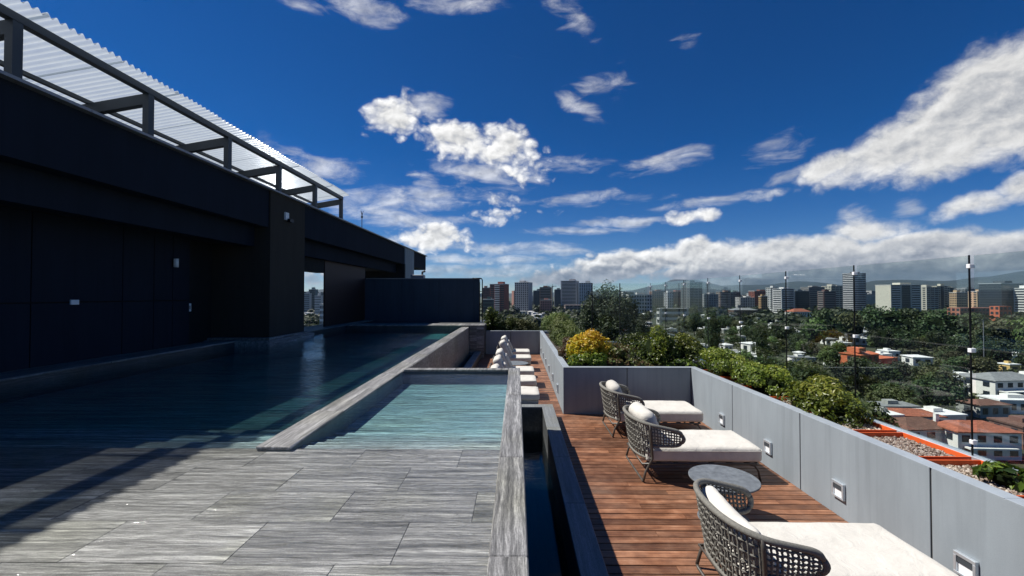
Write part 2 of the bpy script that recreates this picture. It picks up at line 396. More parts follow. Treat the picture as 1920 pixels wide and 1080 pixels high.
M['pillow'] = mat_fabric('beige pillow cloth', (0.50, 0.475, 0.43))
M['rope'] = mat_plain('grey rope', (0.17, 0.165, 0.145), 0.8, var=0.25, scale=60, bmp=0.5)
M['chairmetal'] = mat_plain('bronze grey tube', (0.085, 0.078, 0.068), 0.45, 0.2)
M['slate'] = mat_plain('slate table top', (0.13, 0.145, 0.16), 0.55, var=0.3, scale=14, bmp=0.2)
M['terra'] = mat_plain('orange planter tray', (0.62, 0.10, 0.018), 0.55, var=0.12)
M['soil'] = mat_plain('dark soil', (0.03, 0.022, 0.016), 0.95, var=0.4, scale=30, bmp=0.8)
M['glass'] = mat_glass('balustrade glass')
M['farglass'] = mat_plain('dark window glass', (0.022, 0.030, 0.040), 0.18, var=0.3)
def mat_canopy():
    m = bpy.data.materials.new('translucent corrugated sheet'); m.use_nodes = True; t = NT(m.node_tree); t.n.clear()
    g = t.node('ShaderNodeNewGeometry'); s = t.node('ShaderNodeSeparateXYZ', ins={0: g.outputs['Position']})
    n = t.noise(g.outputs['Position'], 3.0, 4, 0.6)
    d = t.node('ShaderNodeBsdfDiffuse', ins={'Color': (0.42, 0.45, 0.48, 1)})
    tl = t.node('ShaderNodeBsdfTranslucent', ins={'Color': (0.52, 0.58, 0.64, 1)})
    tr = t.node('ShaderNodeBsdfTransparent', ins={'Color': (0.8, 0.86, 0.92, 1)})
    gl = t.node('ShaderNodeBsdfGlossy', ins={'Roughness': 0.15})
    a = t.node('ShaderNodeMixShader', ins={0: 0.62, 1: d.outputs[0], 2: tl.outputs[0]})
    b = t.node('ShaderNodeMixShader', ins={0: t.maprange(n, 0.3, 0.7, 0.12, 0.24), 1: a.outputs[0], 2: tr.outputs[0]})
    c = t.node('ShaderNodeMixShader', ins={0: 0.06, 1: b.outputs[0], 2: gl.outputs[0]})
    out = t.node('ShaderNodeOutputMaterial'); t.l.new(c.outputs[0], out.inputs[0]); return m
M['canopy'] = mat_canopy()
# =================================================================== THE TERRACE
CT = 1.15          # top of the pool copings
WL = 1.10          # water level of the raised pool
TT = 1.085         # top of the shallow ledge tiles
GROUND = EYE - 40.0
SPA_Y = 6.6        # inner far end of the side basin of the pool
LEDGE_Y = 3.38
FARP_Y = 15.7
WX = 3.36          # face of the long planter wall
PX0 = 0.90         # face of the other planter wall
CY = 8.29          # the cross wall

def struct(name, mb, mat, **k): return mb.build(name, mat, kind='structure', **k)

# --- body of the tower under the terrace
mb = MB(); mb.box(-14, 4.35, -8, 22.5, GROUND, -0.75)
struct('terrace_slab', mb, M['wall'])

# --- pool shell: floors, inner walls
pool = empty('pool_basin', kind='structure')
mb = MB(); mb.box(-9.0, -2.0, LEDGE_Y, FARP_Y, 0.3, 0.88); mb.build('pool_floor', M['deepfloor'], pool)
mb = MB(); mb.box(-1.76, -0.118, LEDGE_Y - .002, SPA_Y, 0.3, 0.925); mb.build('pool_floor', M['poolfloor'], pool)
# the shallow ledge: a slab under the tiles, joints recessed between them
mb = MB(); mb.box(-9.0, -0.118, -3.0, LEDGE_Y - 0.01, -0.4, TT - 0.007); mb.build('ledge_slab', M['joint'], pool)
# two steps down into the side basin and the main pool
for i, (zt, d) in enumerate(((1.062, 0.14), (1.04, 0.28), (1.015, 0.42), (0.99, 0.58), (0.96, 0.78))):
    mb = MB(); mb.box(-1.76, -0.12, LEDGE_Y - 0.008, LEDGE_Y + d, 0.3, zt); mb.build('step', M['poolfloor'], pool, bevel=.006)
for i, (zt, d) in enumerate(((1.03, 0.30), (0.98, 0.62), (0.93, .95))):
    mb = MB(); mb.box(-8.8, -2.023, LEDGE_Y - 0.006, LEDGE_Y + d, -0.3, zt); mb.build('step', M['poolfloor'], pool, bevel=.006)
mb = MB(); mb.box(-2.02, -1.765, LEDGE_Y - .06, FARP_Y, -0.3, CT - 0.057); mb.build('divider_wall', M['poolwall'], pool)
# tiles of the ledge, one by one, staggered
tile_me = {}
def tile(w, d, x, y):
    key = (round(w, 3), round(d, 3))
    if key not in tile_me:
        m_ = MB(); h = 0.02; e = 0.0015
        m_.add([(0, 0, -h), (w, 0, -h), (w, d, -h), (0, d, -h), (0, 0, -e), (w, 0, -e), (w, d, -e), (0, d, -e), (e, e, 0), (w - e, e, 0), (w - e, d - e, 0), (e, d - e, 0)],
               [(0, 3, 2, 1), (8, 9, 10, 11), (0, 1, 5, 4), (1, 2, 6, 5), (2, 3, 7, 6), (3, 0, 4, 7), (4, 5, 9, 8), (5, 6, 10, 9), (6, 7, 11, 10), (7, 4, 8, 11)])
        tile_me[key] = m_.mesh('tile', M['tile'])
    inst('tile', tile_me[key], pool, (x, y, TT - rnd.uniform(0, 0.0015)))
ys = [3.38, 2.98, 2.65, 2.27, 1.95, 1.60, 1.25, .9]
ys = [3.376 - .36 * i for i in range(8)]
L = 0.76; G = 0.0022
for r, y1 in enumerate(ys):
    off = [0.30, 0.62, 0.12, 0.45, 0.70, 0.22, 0.52, 0.05][r]
    x1 = -0.122; x0 = x1 - off
    while x1 > -8.6:
        tile(x1 - x0 - G, 0.36 - G, x0 + G / 2, y1 - 0.36 + G / 2)
        x1 = x0; x0 = x1 - L
# copings, slab by slab
def slabs(name, parent, mat, x0, x1, y0, y1, z0, z1, n, along='Y', gap=0.004, bevel=0.006):
    for i in range(n):
        a, b = i / n, (i + 1) / n
        m_ = MB()
        if along == 'Y': m_.box(x0, x1, y0 + (y1 - y0) * a + gap / 2, y0 + (y1 - y0) * b - gap / 2, z0, z1)
        else: m_.box(x0 + (x1 - x0) * a + gap / 2, x0 + (x1 - x0) * b - gap / 2, y0, y1, z0, z1)
        m_.build(name, mat, parent, bevel=bevel)
div = empty('pool_divider', kind='structure')
slabs('coping_slab', div, M['coping'], -2.03, -1.755, LEDGE_Y - .07, FARP_Y, CT - 0.055, CT - .027, 12)
# outer face of the main pool beyond the side basin, tiled
face = empty('pool_outer_wall', kind='structure')
mb = MB(); mb.box(-1.765 + .001, -1.762, SPA_Y + .16, FARP_Y, -0.7, CT - .031); mb.build('wall_core', M['joint'], face)
for zi in range(3):
    for k in range(13):
        y0 = SPA_Y + 0.165 + k * 0.70 + (0.35 if zi % 2 else 0) - .35
        m_ = MB(); m_.box(-1.762, -1.744, max(SPA_Y + .165, y0 + .002), min(FARP_Y, y0 + .698), -0.45 + zi * .53 + .002, -0.45 + (zi + 1) * .53 - .002 if zi < 2 else CT - .034)
        m_.build('tile', M['tile'], face)
# right-hand wall of the side basin with wide coping
rw = empty('side_basin_wall', kind='structure')
mb = MB(); mb.box(-0.117, 0.036, -3, SPA_Y + .13, -0.75, CT - .05); mb.build('wall_core', M['stone_dark'], rw)
for a, b in ((-3, -.6), (-.6, 1.9), (1.9, 3.05), (3.05, 4.95), (4.95, SPA_Y + .15)):
    m_ = MB(); m_.box(-0.125, 0.050, a + .0015, b - .0015, CT - .05, CT); m_.build('coping_slab', M['coping'], rw, bevel=.006)
mb = MB(); mb.box(-1.755, -0.118, SPA_Y + 0.01, SPA_Y + .13, -0.75, CT - .035); mb.build('wall_core', M['bluewall'], rw)
for a, b in ((-1.752, -.95), (-.95, -.127)):
    m_ = MB(); m_.box(a + .0015, b - .0015, SPA_Y, SPA_Y + .149, CT - .034, CT - .003); m_.build('coping_slab', M['coping'], rw, bevel=.005)
mb = MB()
mb.box(-1.76, -.119, SPA_Y - .012, SPA_Y + .009, 0.3, CT - .036); mb.build('basin_lining', M['bluewall'], rw)
# water: one body over ledge and basins
def water_box(name, x0, x1, y0, y1, z0, z1, mat):
    m_ = MB(); m_.box(x0, x1, y0, y1, z0, z1); return m_.build(name, mat, kind='structure')
M['water'] = mat_water('pool water', 1.5, (0.30, 0.70, 0.74), 8.0, 0.8)
M['basinwater'] = mat_water('dark basin water', 3.0, (0.14, 0.40, 0.50), 5.0, 0.16)
m_ = MB(); P_ = [(-8.9, -2.9), (-0.12, -2.9), (-0.12, SPA_Y + .004), (-1.85, SPA_Y + .004), (-1.85, FARP_Y + .05), (-8.9, FARP_Y + .05)]
n_ = len(P_); m_.add([(x, y, .5) for x, y in P_] + [(x, y, WL) for x, y in P_], [tuple(reversed(range(n_))), tuple(n_ + i for i in range(n_))] + [(i, (i + 1) % n_, n_ + (i + 1) % n_, n_ + i) for i in range(n_)])
m_.build('water', M['water'], kind='structure')

# --- far cross wall of the main pool and the high blue end wall
fc = empty('far_pool_wall', kind='structure')
mb = MB(); mb.box(-6.5, -1.20, FARP_Y, FARP_Y + 1.0, -0.7, CT + .0); mb.build('wall_core', M['stone_dark'], fc)
slabs('coping_slab', fc, M['coping'], -6.5, -1.19, FARP_Y - .01, FARP_Y + 1.0, CT + .001, CT + .035, 7, 'X')
for zi in range(3):
    for k in range(2):
        m_ = MB(); x0 = -1.742 + k * .27; m_.box(x0 + .002, x0 + .268, FARP_Y - .022, FARP_Y - .002, -.45 + zi * .53 + .002, -.45 + (zi + 1) * .53 - .002); m_.build('tile', M['tile'], fc)
EW_Y = 18.5
ew = empty('end_wall', (0, 0, 0), label='tall dark blue rendered wall closing the far end of the pool', cat='wall')
xs = [-6.66, -5.0, -3.4, -1.86, -1.62]
for a, b in zip(xs, xs[1:]):
    m_ = MB(); m_.box(a + .004, b - .004, EW_Y - (0.0 if b > -1.7 else .02), EW_Y + .25, 1.0, 2.99); m_.build('panel', M['bluewall'], ew)
mb = MB(); mb.box(-6.56, -1.60, EW_Y - .04, EW_Y + .29, 2.991, 3.03); mb.build('capping', M['flash'], ew)
mb = MB(); mb.box(-6.5, -1.62, EW_Y + .02, EW_Y + .24, 0.9, 2.95); mb.build('wall_core', M['navy'], ew)
# filler terrace between pool wall and end wall
mb = MB(); mb.box(-6.5, -1.20, FARP_Y + 1.002, EW_Y + 1.5, -.7, CT - .02); struct('far_ledge', mb, M['stone_dark'])
# pipe frame beside the end wall
g = empty('pipe_frame', (-1.47, EW_Y - .3, CT), label='thin black pipe frame standing beside the far end of the blue wall', cat='pipe frame')
m_ = MB(); m_.tube([(0, 0, -.05), (0, 0, 1.78), (-.03, 0, 1.84), (-.08, 0, 1.86), (-.42, 0, 1.86)], .022, 8); m_.build('upright', M['blackmetal'], g, smooth=True)
m_ = MB(); m_.tube([(-.14, .3, -.05), (-.14, .3, 1.7)], .02, 8); m_.build('upright', M['blackmetal'], g, smooth=True)
m_ = MB(); m_.tube([(0, 0, 1.3), (-.14, .3, 1.3)], .016, 6); m_.build('cross_bar', M['blackmetal'], g, smooth=True)

# --- sunken narrow basin that wraps round the side basin
RH = 0.23; BW = -0.22
bas = empty('overflow_basin', kind='structure')
mb = MB(); mb.box(0.037, 0.49, -3, 8.0, -0.75, -0.70)
mb.box(-1.743, 0.036, SPA_Y + .152, 8.0, -0.75, -0.70); mb.box(-1.743, -1.50, 8.0, FARP_Y - .03, -0.75, -0.70); mb.build('basin_floor', M['stone_dark'], bas)
mb = MB(); mb.box(0.4765, 0.672, -3, 7.93, -0.72, RH - .031)
mb.box(-1.30, 0.672, 7.931, 8.12, -0.72, RH - .031); mb.box(-1.52, -1.301, 7.931, FARP_Y - .03, -0.72, RH - .031); mb.build('basin_wall', M['stone_dark'], bas)
for k in range(9):
    a = -3 + k * (7.93 + 3) / 9; b = a + (7.93 + 3) / 9
    m_ = MB(); m_.box(0.470, 0.680, a + .0015, b - .0015, RH - .03, RH); m_.build('rim_slab', M['rim'], bas, bevel=.004)
slabs('rim_slab', bas, M['rim'], -1.30, 0.680, 7.931, 8.13, RH - .03, RH, 3, 'X', bevel=.004)
slabs('rim_slab', bas, M['rim'], -1.53, -1.302, 7.931, FARP_Y - .03, RH - .03, RH, 8, bevel=.004)
m_ = MB(); m_.box(0.0365, 0.476, -2.9, 7.93, -0.71, BW); m_.build('water', M['basinwater'], kind='structure')
m_ = MB(); m_.box(-1.743, 0.036, SPA_Y + .153, 7.93, -0.71, BW); m_.box(-1.743, -1.521, 7.931, FARP_Y - .04, -0.71, BW); m_.build('water', M['basinwater'], kind='structure')

# --- deck planks
deck = empty('wooden_deck', kind='structure')
mb = MB(); mb.box(0.673, WX, -3, CY, -0.2, -0.05); mb.box(-1.30, PX0, 8.131, 16.65, -0.2, -0.05); mb.box(0.673, PX0, 8.0, 8.131, -.2, -.05); mb.build('joists', M['under'], deck)
pitch = 0.108; gap = 0.011
pl_me = {}
def plank(x0, x1, y):
    key = round(x1 - x0, 3)
    if key not in pl_me:
        w = x1 - x0; d = pitch - gap; h = .024; e = .003; m_ = MB()
        m_.add([(0, 0, -h), (w, 0, -h), (w, d, -h), (0, d, -h), (0, 0, -e), (w, 0, -e), (w, d, -e), (0, d, -e), (0, e, 0), (w, e, 0), (w, d - e, 0), (0, d - e, 0)],
               [(0, 3, 2, 1), (8, 9, 10, 11), (0, 1, 5, 4), (2, 3, 7, 6), (4, 5, 9, 8), (6, 7, 11, 10), (1, 2, 6, 10, 9, 5), (3, 0, 4, 8, 11, 7)])
        pl_me[key] = m_.mesh('plank', M['wood'])
    inst('plank', pl_me[key], deck, (x0, y, rnd.uniform(-.0015, .0015)))
y = 1.2; i = 0; nplank = 0
while y < CY - .05:
    cut = [1.75, 2.45, 1.35, 2.9, 2.1][i % 5]
    plank(0.683, cut - .002, y); plank(cut + .002, WX - .006, y); y += pitch; i += 1; nplank += 2
rest = MB()
while y < 16.6:
    x0 = -1.297
    if nplank < 296:
        plank(x0, -.1 - .002, y) if i % 2 else plank(x0, .25, y)
        plank(-.1 + .002, PX0 - .006, y) if i % 2 else plank(.254, PX0 - .006, y); nplank += 2
    else:
        rest.box(x0, PX0 - .006, y, y + pitch - gap, -.024, rnd.uniform(-.0015, .0015))
    y += pitch; i += 1
if rest.v: rest.build('far_planks', M['wood'], deck, kind='stuff')

# --- planter walls: panels with open joints and a capping
def wall_thing(name, label, core, panels, caps, mat=M['wall'], group=None):
    t = empty(name, (0, 0, 0), label=label, cat='planter wall')
    m_ = MB(); m_.box(*core); m_.build('wall_core', M['joint'], t)
    for p in panels:
        m_ = MB(); m_.box(*p); m_.build('panel', mat, t, bevel=.003)
    for c in caps:
        m_ = MB(); m_.box(*c); m_.build('capping', M['walltop'], t, bevel=.004)
    return t
H = 0.90; J = .008
js = [-3, .35, 1.94, 3.53, 5.13, 6.72, CY + .0]
wall_thing('planter_wall', 'long blue grey planter wall with step lights beside the three rope daybeds', (WX + .012, WX + .11, -3, CY + .1, -.2, H - .03),
           [(WX, WX + .0115, a + J, b - J, -.02, H - .006) for a, b in zip(js, js[1:])],
           [(WX - .0015, WX + .125, a, b - .002, H - .005, H) for a, b in zip([-3, 0, 3, 5.7], [0, 3, 5.7, CY - .002])])
js = [PX0, 2.13, WX - .001]
wall_thing('planter_wall', 'dark shaded cross wall of the planter behind the farthest rope daybed', (PX0 + .012, WX - .002, CY + .012, CY + .11, -.2, H - .03),
           [(a + (J if a > PX0 else 0), b - J, CY, CY + .0115, -.02, H - .006) for a, b in zip(js, js[1:])],
           [(PX0 - .001, WX + .125, CY - .0015, CY + .125, H - .005, H)])
js = [CY + .013, 9.9, 11.5, 13.1, 14.7, 16.65]
wall_thing('planter_wall', 'pale lit planter wall running along the far deck past the row of lounge chairs', (PX0 + .012, PX0 + .11, CY + .013, 16.7, -.2, H - .03),
           [(PX0, PX0 + .0115, a + (J if a > CY + .1 else 0), b - J, -.02, H - .006) for a, b in zip(js, js[1:])],
           [(PX0 - .001, PX0 + .125, CY + .126, 16.65, H - .005, H)])
wall_thing('planter_wall', 'low dark planter wall across the far end of the deck', (-1.30, PX0 + .11, 16.664, 16.76, -.2, H - .03),
           [(-1.30, -.25, 16.652, 16.6635, -.02, H - .006), (-.234, PX0 + .0, 16.652, 16.6635, -.02, H - .006)],
           [(-1.30, PX0 + .12, 16.6515, 16.78, H - .005, H)])

# step lights
def step_light(label, loc, rz):
    t = empty('step_light', loc, rz, label, 'step light', 'step lights set into the planter walls')
    s_, d_ = .08, .028
    m_ = MB()
    m_.box(-s_, s_, -d_, 0, s_ - .022, s_ + .006); m_.box(-s_, s_, -d_, 0, -s_, -s_ + .02)
    m_.box(-s_, -s_ + .022, -d_, 0, -s_ + .0205, s_ - .0225); m_.box(s_ - .022, s_, -d_, 0, -s_ + .0205, s_ - .0225); m_.build('frame', M['alu'], t, bevel=.002)
    m_ = MB(); m_.box(-s_ + .0225, s_ - .0225, -.012, -.002, -s_ + .021, s_ - .023); m_.build('lens', M['white'], t)
    m_ = MB(); m_.box(-s_ + .023, s_ - .023, -.022, -.0125, .012, s_ - .023); m_.build('hood', M['steel'], t)
for k, (yy, lb) in enumerate(((1.98, 'step light on the long planter wall, nearest to the camera at the lower frame edge'), (3.25, 'step light on the long planter wall beside the nearest daybed'),
        (4.51, 'step light on the long planter wall level with the round table'), (5.76, 'step light on the long planter wall at the foot of the middle daybed'),
        (7.04, 'step light on the long planter wall at the foot of the farthest rope daybed'))):
    step_light(lb, (WX - .001, yy, .27), R(-90))
for k, yy in enumerate((9.35, 10.6, 11.85, 13.1, 14.4, 15.7)):
    w = ['nearest to the corner of the cross wall', 'second from the corner', 'third from the corner', 'third from the far end', 'second from the far end', 'nearest to the far end wall'][k]
    step_light('step light on the far pale planter wall, ' + w, (PX0 - .001, yy, .27), R(-90))

# --- soil in the planters
mb = MB(); mb.box(WX + .111, 4.02, -3, CY + .1, -.7, .74); mb.box(PX0 + .111, 4.02, CY + .111, 13.2, -.7, .70); mb.box(PX0 + .111, 2.25, 13.2, 17.7, -.7, .70); mb.box(-1.3, PX0 + .11, 16.77, 17.7, -.7, .70)
mb.build('soil', M['soil'], kind='structure')
# parapet upstand and aluminium shoe of the balustrade
GX = 4.10
mb = MB(); mb.box(4.021, 4.22, -3, 13.4, -.74, .80); mb.box(2.26, 4.02, 13.21, 13.4, -.74, .8); mb.box(2.255, 2.42, 13.41, 18.0, -.74, .8); mb.box(-1.4, 2.25, 17.71, 17.9, -.74, .8)
struct('parapet', mb, M['wall'])

# --- glass balustrade: panes, posts with white clamps
gb = empty('glass_balustrade', (0, 0, 0), label='clear glass balustrade with slim dark posts beyond the planter', cat='balustrade')
mb = MB(); mb.box(4.06, 4.15, -3, 13.25, .801, .86); mb.box(2.30, 4.059, 13.24, 13.33, .801, .86); mb.build('base_rail', M['alu'], gb, bevel=.004)
posts_y = [-.04, 1.27, 2.58, 3.90, 5.22, 6.53, 7.87, 9.18, 10.5, 11.8, 13.1]
for yy in posts_y:
    m_ = MB(); m_.box(4.085, 4.096, yy - .0045, yy + .0045, .86, 2.66); p_ = m_.build('post', M['blackmetal'], gb)
    for zz in (2.56, 1.80, .98):
        m_ = MB(); m_.box(4.078, 4.126, yy - .017, yy + .017, zz - .019, zz + .019); m_.build('clamp', M['white'], p_, bevel=.003)
for a, b in zip(posts_y, posts_y[1:]):
    m_ = MB(); m_.box(4.110, 4.122, a + .022, b - .022, .861, 2.655); m_.build('pane', M['glass'], gb)
for (xa, ya) in ((2.345, 13.285), (3.2, 13.285)):
    m_ = MB(); m_.box(xa - .013, xa + .013, ya - .013, ya + .013, .86, 2.66); m_.build('post', M['blackmetal'], gb)
for c in ((2.37, 3.18, 13.28, 13.292), (3.22, 4.05, 13.28, 13.292)):
    m_ = MB(); m_.box(*c, .861, 2.655); m_.build('pane', M['glass'], gb)

# =================================================================== THE POOL BUILDING
FX = -6.10; FT = 4.90; FB = 3.96
bd = empty('pool_pavilion', (0, 0, 0), label='dark flat-roofed pavilion along the pool with deep fascia and brown pier', cat='building')
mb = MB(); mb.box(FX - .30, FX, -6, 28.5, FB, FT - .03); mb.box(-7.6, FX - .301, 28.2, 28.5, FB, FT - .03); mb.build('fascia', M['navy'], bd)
ys_ = [-6, -2, 1.2, 3.6, 5.9, 8.1, 11.4, 15, 19, 23, 28.5]
for a, b in zip(ys_, ys_[1:]):
    m_ = MB(); m_.box(FX - .42, FX + .12, a + .004, b - .004, FT - .029, FT + .012); m_.build('flashing', M['flash'], bd)
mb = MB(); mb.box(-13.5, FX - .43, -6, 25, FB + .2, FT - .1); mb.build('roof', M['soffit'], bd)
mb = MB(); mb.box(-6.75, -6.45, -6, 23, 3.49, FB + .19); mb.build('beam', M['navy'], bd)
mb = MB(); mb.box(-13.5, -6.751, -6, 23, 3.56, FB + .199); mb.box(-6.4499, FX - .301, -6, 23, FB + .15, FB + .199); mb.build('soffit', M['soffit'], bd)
# brown pier and its stepped plinth
mb = MB(); mb.box(-7.5, FX + .04, 10.4, 12.1, CT + .11, 4.95); mb.build('pier', M['brown'], bd)
mb = MB(); mb.box(-7.6, FX + .20, 10.15, 12.4, .3, CT + .05); mb.build('plinth', M['coping'], bd, bevel=.01)
mb = MB(); mb.box(-7.55, FX + .12, 10.27, 12.25, CT + .0505, CT + .109); mb.build('plinth', M['coping'], bd, bevel=.01)
# light fitting on the pier
g = empty('wall_light', (FX + .041, 11.1, 4.33), label='small white spotlight high on the brown pier', cat='wall light')
m_ = MB(); m_.box(0, .05, -.09, .07, -.07, .13); m_.build('body', M['white'], g, bevel=.004)
m_ = MB(); m_.box(.051, .13, -.02, .16, -.12, -.03); m_.build('lamp_head', M['blackmetal'], g, bevel=.004)
# back wall of panels and ledge
ledge = empty('pool_ledge', kind='structure')
mb = MB(); mb.box(-7.3, -6.75, -4, 10.148, .3, CT + .02); mb.build('ledge_core', M['stone_dark'], ledge)
for k in range(9):
    a = -4 + k * 14.14 / 9; m_ = MB(); m_.box(-7.3, -6.70, a + .002, a + 14.14 / 9 - .002, CT + .021, CT + .055); m_.build('coping_slab', M['coping'], ledge, bevel=.006)
mb = MB(); mb.box(-7.3, -6.3, 12.401, FARP_Y + 3, .3, CT + .02); mb.build('ledge_core', M['stone_dark'], ledge)
for k in range(5):
    a = 12.401 + k * 1.25; m_ = MB(); m_.box(-7.3, -6.25, a + .002, a + 1.248, CT + .021, CT + .055); m_.build('coping_slab', M['coping'], ledge, bevel=.006)
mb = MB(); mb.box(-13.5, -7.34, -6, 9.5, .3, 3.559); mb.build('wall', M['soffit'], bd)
py = [-6, 1.2, 3.7, 6.33, 7.82, 8.5, 8.97, 9.44]
for a, b in zip(py, py[1:]):
    for z0, z1 in ((CT + .056, 2.17), (2.19, 3.555)):
        m_ = MB(); m_.box(-7.339, -7.30, a + .009, b - .009, z0, z1); m_.build('panel', M['navy'], bd)
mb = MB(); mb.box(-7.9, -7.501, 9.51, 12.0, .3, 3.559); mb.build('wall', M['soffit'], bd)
mb = MB(); mb.box(-6.65, -6.6, 14.6, 18.49, CT + .056, 3.555); mb.build('wall', M['rust'], bd)
mb = MB(); mb.box(-6.9, -6.62, 12.11, 14.599, 3.05, 3.555); mb.build('lintel', M['soffit'], bd)
mb = MB(); mb.box(-6.6, FX + .06, 23.01, 25.0, 0.9, 4.94); mb.build('pillar', M['wall'], bd)
mb = MB(); mb.box(-9.5, -6.0, 22.7, 22.9, .5, 3.96); mb.build('wall', M['soffit'], bd)
# fittings on the back wall
g = empty('wall_light', (-7.30, 8.98, 2.98), label='slim white cylinder wall light under the pavilion eave', cat='wall light')
m_ = MB(); m_.tube([(.06, 0, -.09), (.06, 0, .09)], .045, 14); m_.build('body', M['white'], g, smooth=True)
m_ = MB(); m_.box(0.0005, .03, -.03, .03, -.03, .03); m_.build('bracket', M['blackmetal'], g)
g = empty('wall_socket', (-7.30, 6.95, 2.18), label='small white socket box on the panelled back wall', cat='socket')
m_ = MB(); m_.box(0.0005, .03, -.065, .065, -.04, .04); m_.build('plate', M['white'], g, bevel=.004)
g = empty('wall_switch', (-7.501 + .003, 9.68, 2.02), label='white switch plate in the dark recess beside the pier', cat='switch')
m_ = MB(); m_.box(.0005, .02, -.04, .05, -.09, .09); m_.build('plate', M['white'], g, bevel=.003)
m_ = MB(); m_.box(.0205, .026, -.012, .022, -.04, .04); m_.build('rocker', M['flash'], g)
g.location = (-7.339, 9.47, 2.02)
# antenna and roof unit
g = empty('antenna', (FX - .0, 16.7, FT + .012), label='thin antenna mast standing on the pavilion roof edge', cat='antenna')
m_ = MB(); m_.tube([(0, 0, 0), (0, 0, .62)], .014, 6); m_.build('mast', M['steel'], g)
m_ = MB(); m_.tube([(0, 0, .42), (0, 0, .50)], .04, 8); m_.build('head', M['steel'], g)
for k in range(3):
    m_ = MB(); a = k * 2.1; m_.tube([(0, 0, .5), (.06 * math.cos(a), .06 * math.sin(a), .7)], .008, 5); m_.build('rod', M['steel'], g)
g = empty('air_unit', (-4.55, 19.6, 2.6), label='small grey ventilation unit showing above the blue end wall', cat='ventilation unit')
m_ = MB(); m_.box(-.3, .3, -.2, .2, -1.5, .62); m_.build('casing', M['flash'], g, bevel=.02)
m_ = MB(); m_.tube([(.2, 0, .63), (.2, 0, .75), (.33, 0, .8)], .05, 8); m_.build('outlet', M['steel'], g)

# --- pergola on the roof: translucent corrugated sheet on dark steel
BXp = -6.03; ZT = EYE + 3.407
pg = empty('roof_pergola', (0, 0, 0), label='steel frame with translucent corrugated canopy on the pavilion roof', cat='pergola')
posts = [-0.7, 1.2, 3.1, 5.0, 6.87, 8.79, 10.70, 12.63, 14.53]
SL = 0.17   # fall of the roof per metre towards the back
for yy in posts:
    m_ = MB(); m_.box(BXp - .05, BXp + .05, yy - .055, yy + .055, FT + .013, ZT - .13); m_.build('post', M['steel'], pg)
    m_ = MB(); X1 = -9.6
    zt0 = ZT - .135; zt1 = zt0 - SL * (BXp - X1)
    m_.add([(BXp, yy - .05, zt0 - .17), (BXp, yy + .05, zt0 - .17), (BXp, yy + .05, zt0), (BXp, yy - .05, zt0), (X1, yy - .05, zt1 - .17), (X1, yy + .05, zt1 - .17), (X1, yy + .05, zt1), (X1, yy - .05, zt1)],
           [(0, 1, 2, 3), (4, 7, 6, 5), (0, 4, 5, 1), (1, 5, 6, 2), (2, 6, 7, 3), (3, 7, 4, 0)])
    m_.build('rafter', M['steel'], pg, loc=(-.0501, 0, 0))
mb = MB(); mb.box(BXp - .055, BXp + .055, -2, 14.59, ZT - .129, ZT - .03); mb.build('edge_beam', M['steel'], pg)
for xx in (-7.0, -8.3, -9.5):
    zz = ZT - .125 - SL * (BXp - xx); mb = MB(); mb.box(xx - .03, xx + .03, -2, 14.59, zz + .0, zz + .07 - .01); mb.build('purlin', M['steel'], pg)
mb = MB(); mb.box(-6.6, -6.52, 6.93, 14.5, FT + .14, FT + .24); mb.build('lower_rail', M['steel'], pg)
m_ = MB(); m_.tube([(BXp, 5.05, ZT - .3), (-7.2, 6.1, FT + .1)], .008, 4); m_.build('brace_wire', M['blackmetal'], pg)
m_ = MB(); m_.tube([(BXp, 5.05, FT + .1), (-7.2, 6.1, ZT - .4)], .008, 4); m_.build('brace_wire', M['blackmetal'], pg)
# corrugated sheets
yy = -2.0; k = 0
while yy < 14.6:
    wdt = min(1.07, 14.67 - yy); n = int(round(wdt / .107 * 8)); vs = []; fs = []
    x0, x1 = BXp + .22, -9.7
    for i in range(n + 1):
        y_ = yy + wdt * i / n; zz = .030 * math.sin(2 * math.pi * (y_) / .107)
        for x_ in (x0, x1): vs.append((x_, y_, ZT + .0 - SL * (BXp - x_) + zz + .012 * (k % 2) + .014))
    for i in range(n): fs.append((2 * i, 2 * i + 2, 2 * i + 3, 2 * i + 1))
    m_ = MB(); m_.add(vs, fs); m_.build('corrugated_sheet', M['canopy'], pg, smooth=True); yy += 1.02; k += 1
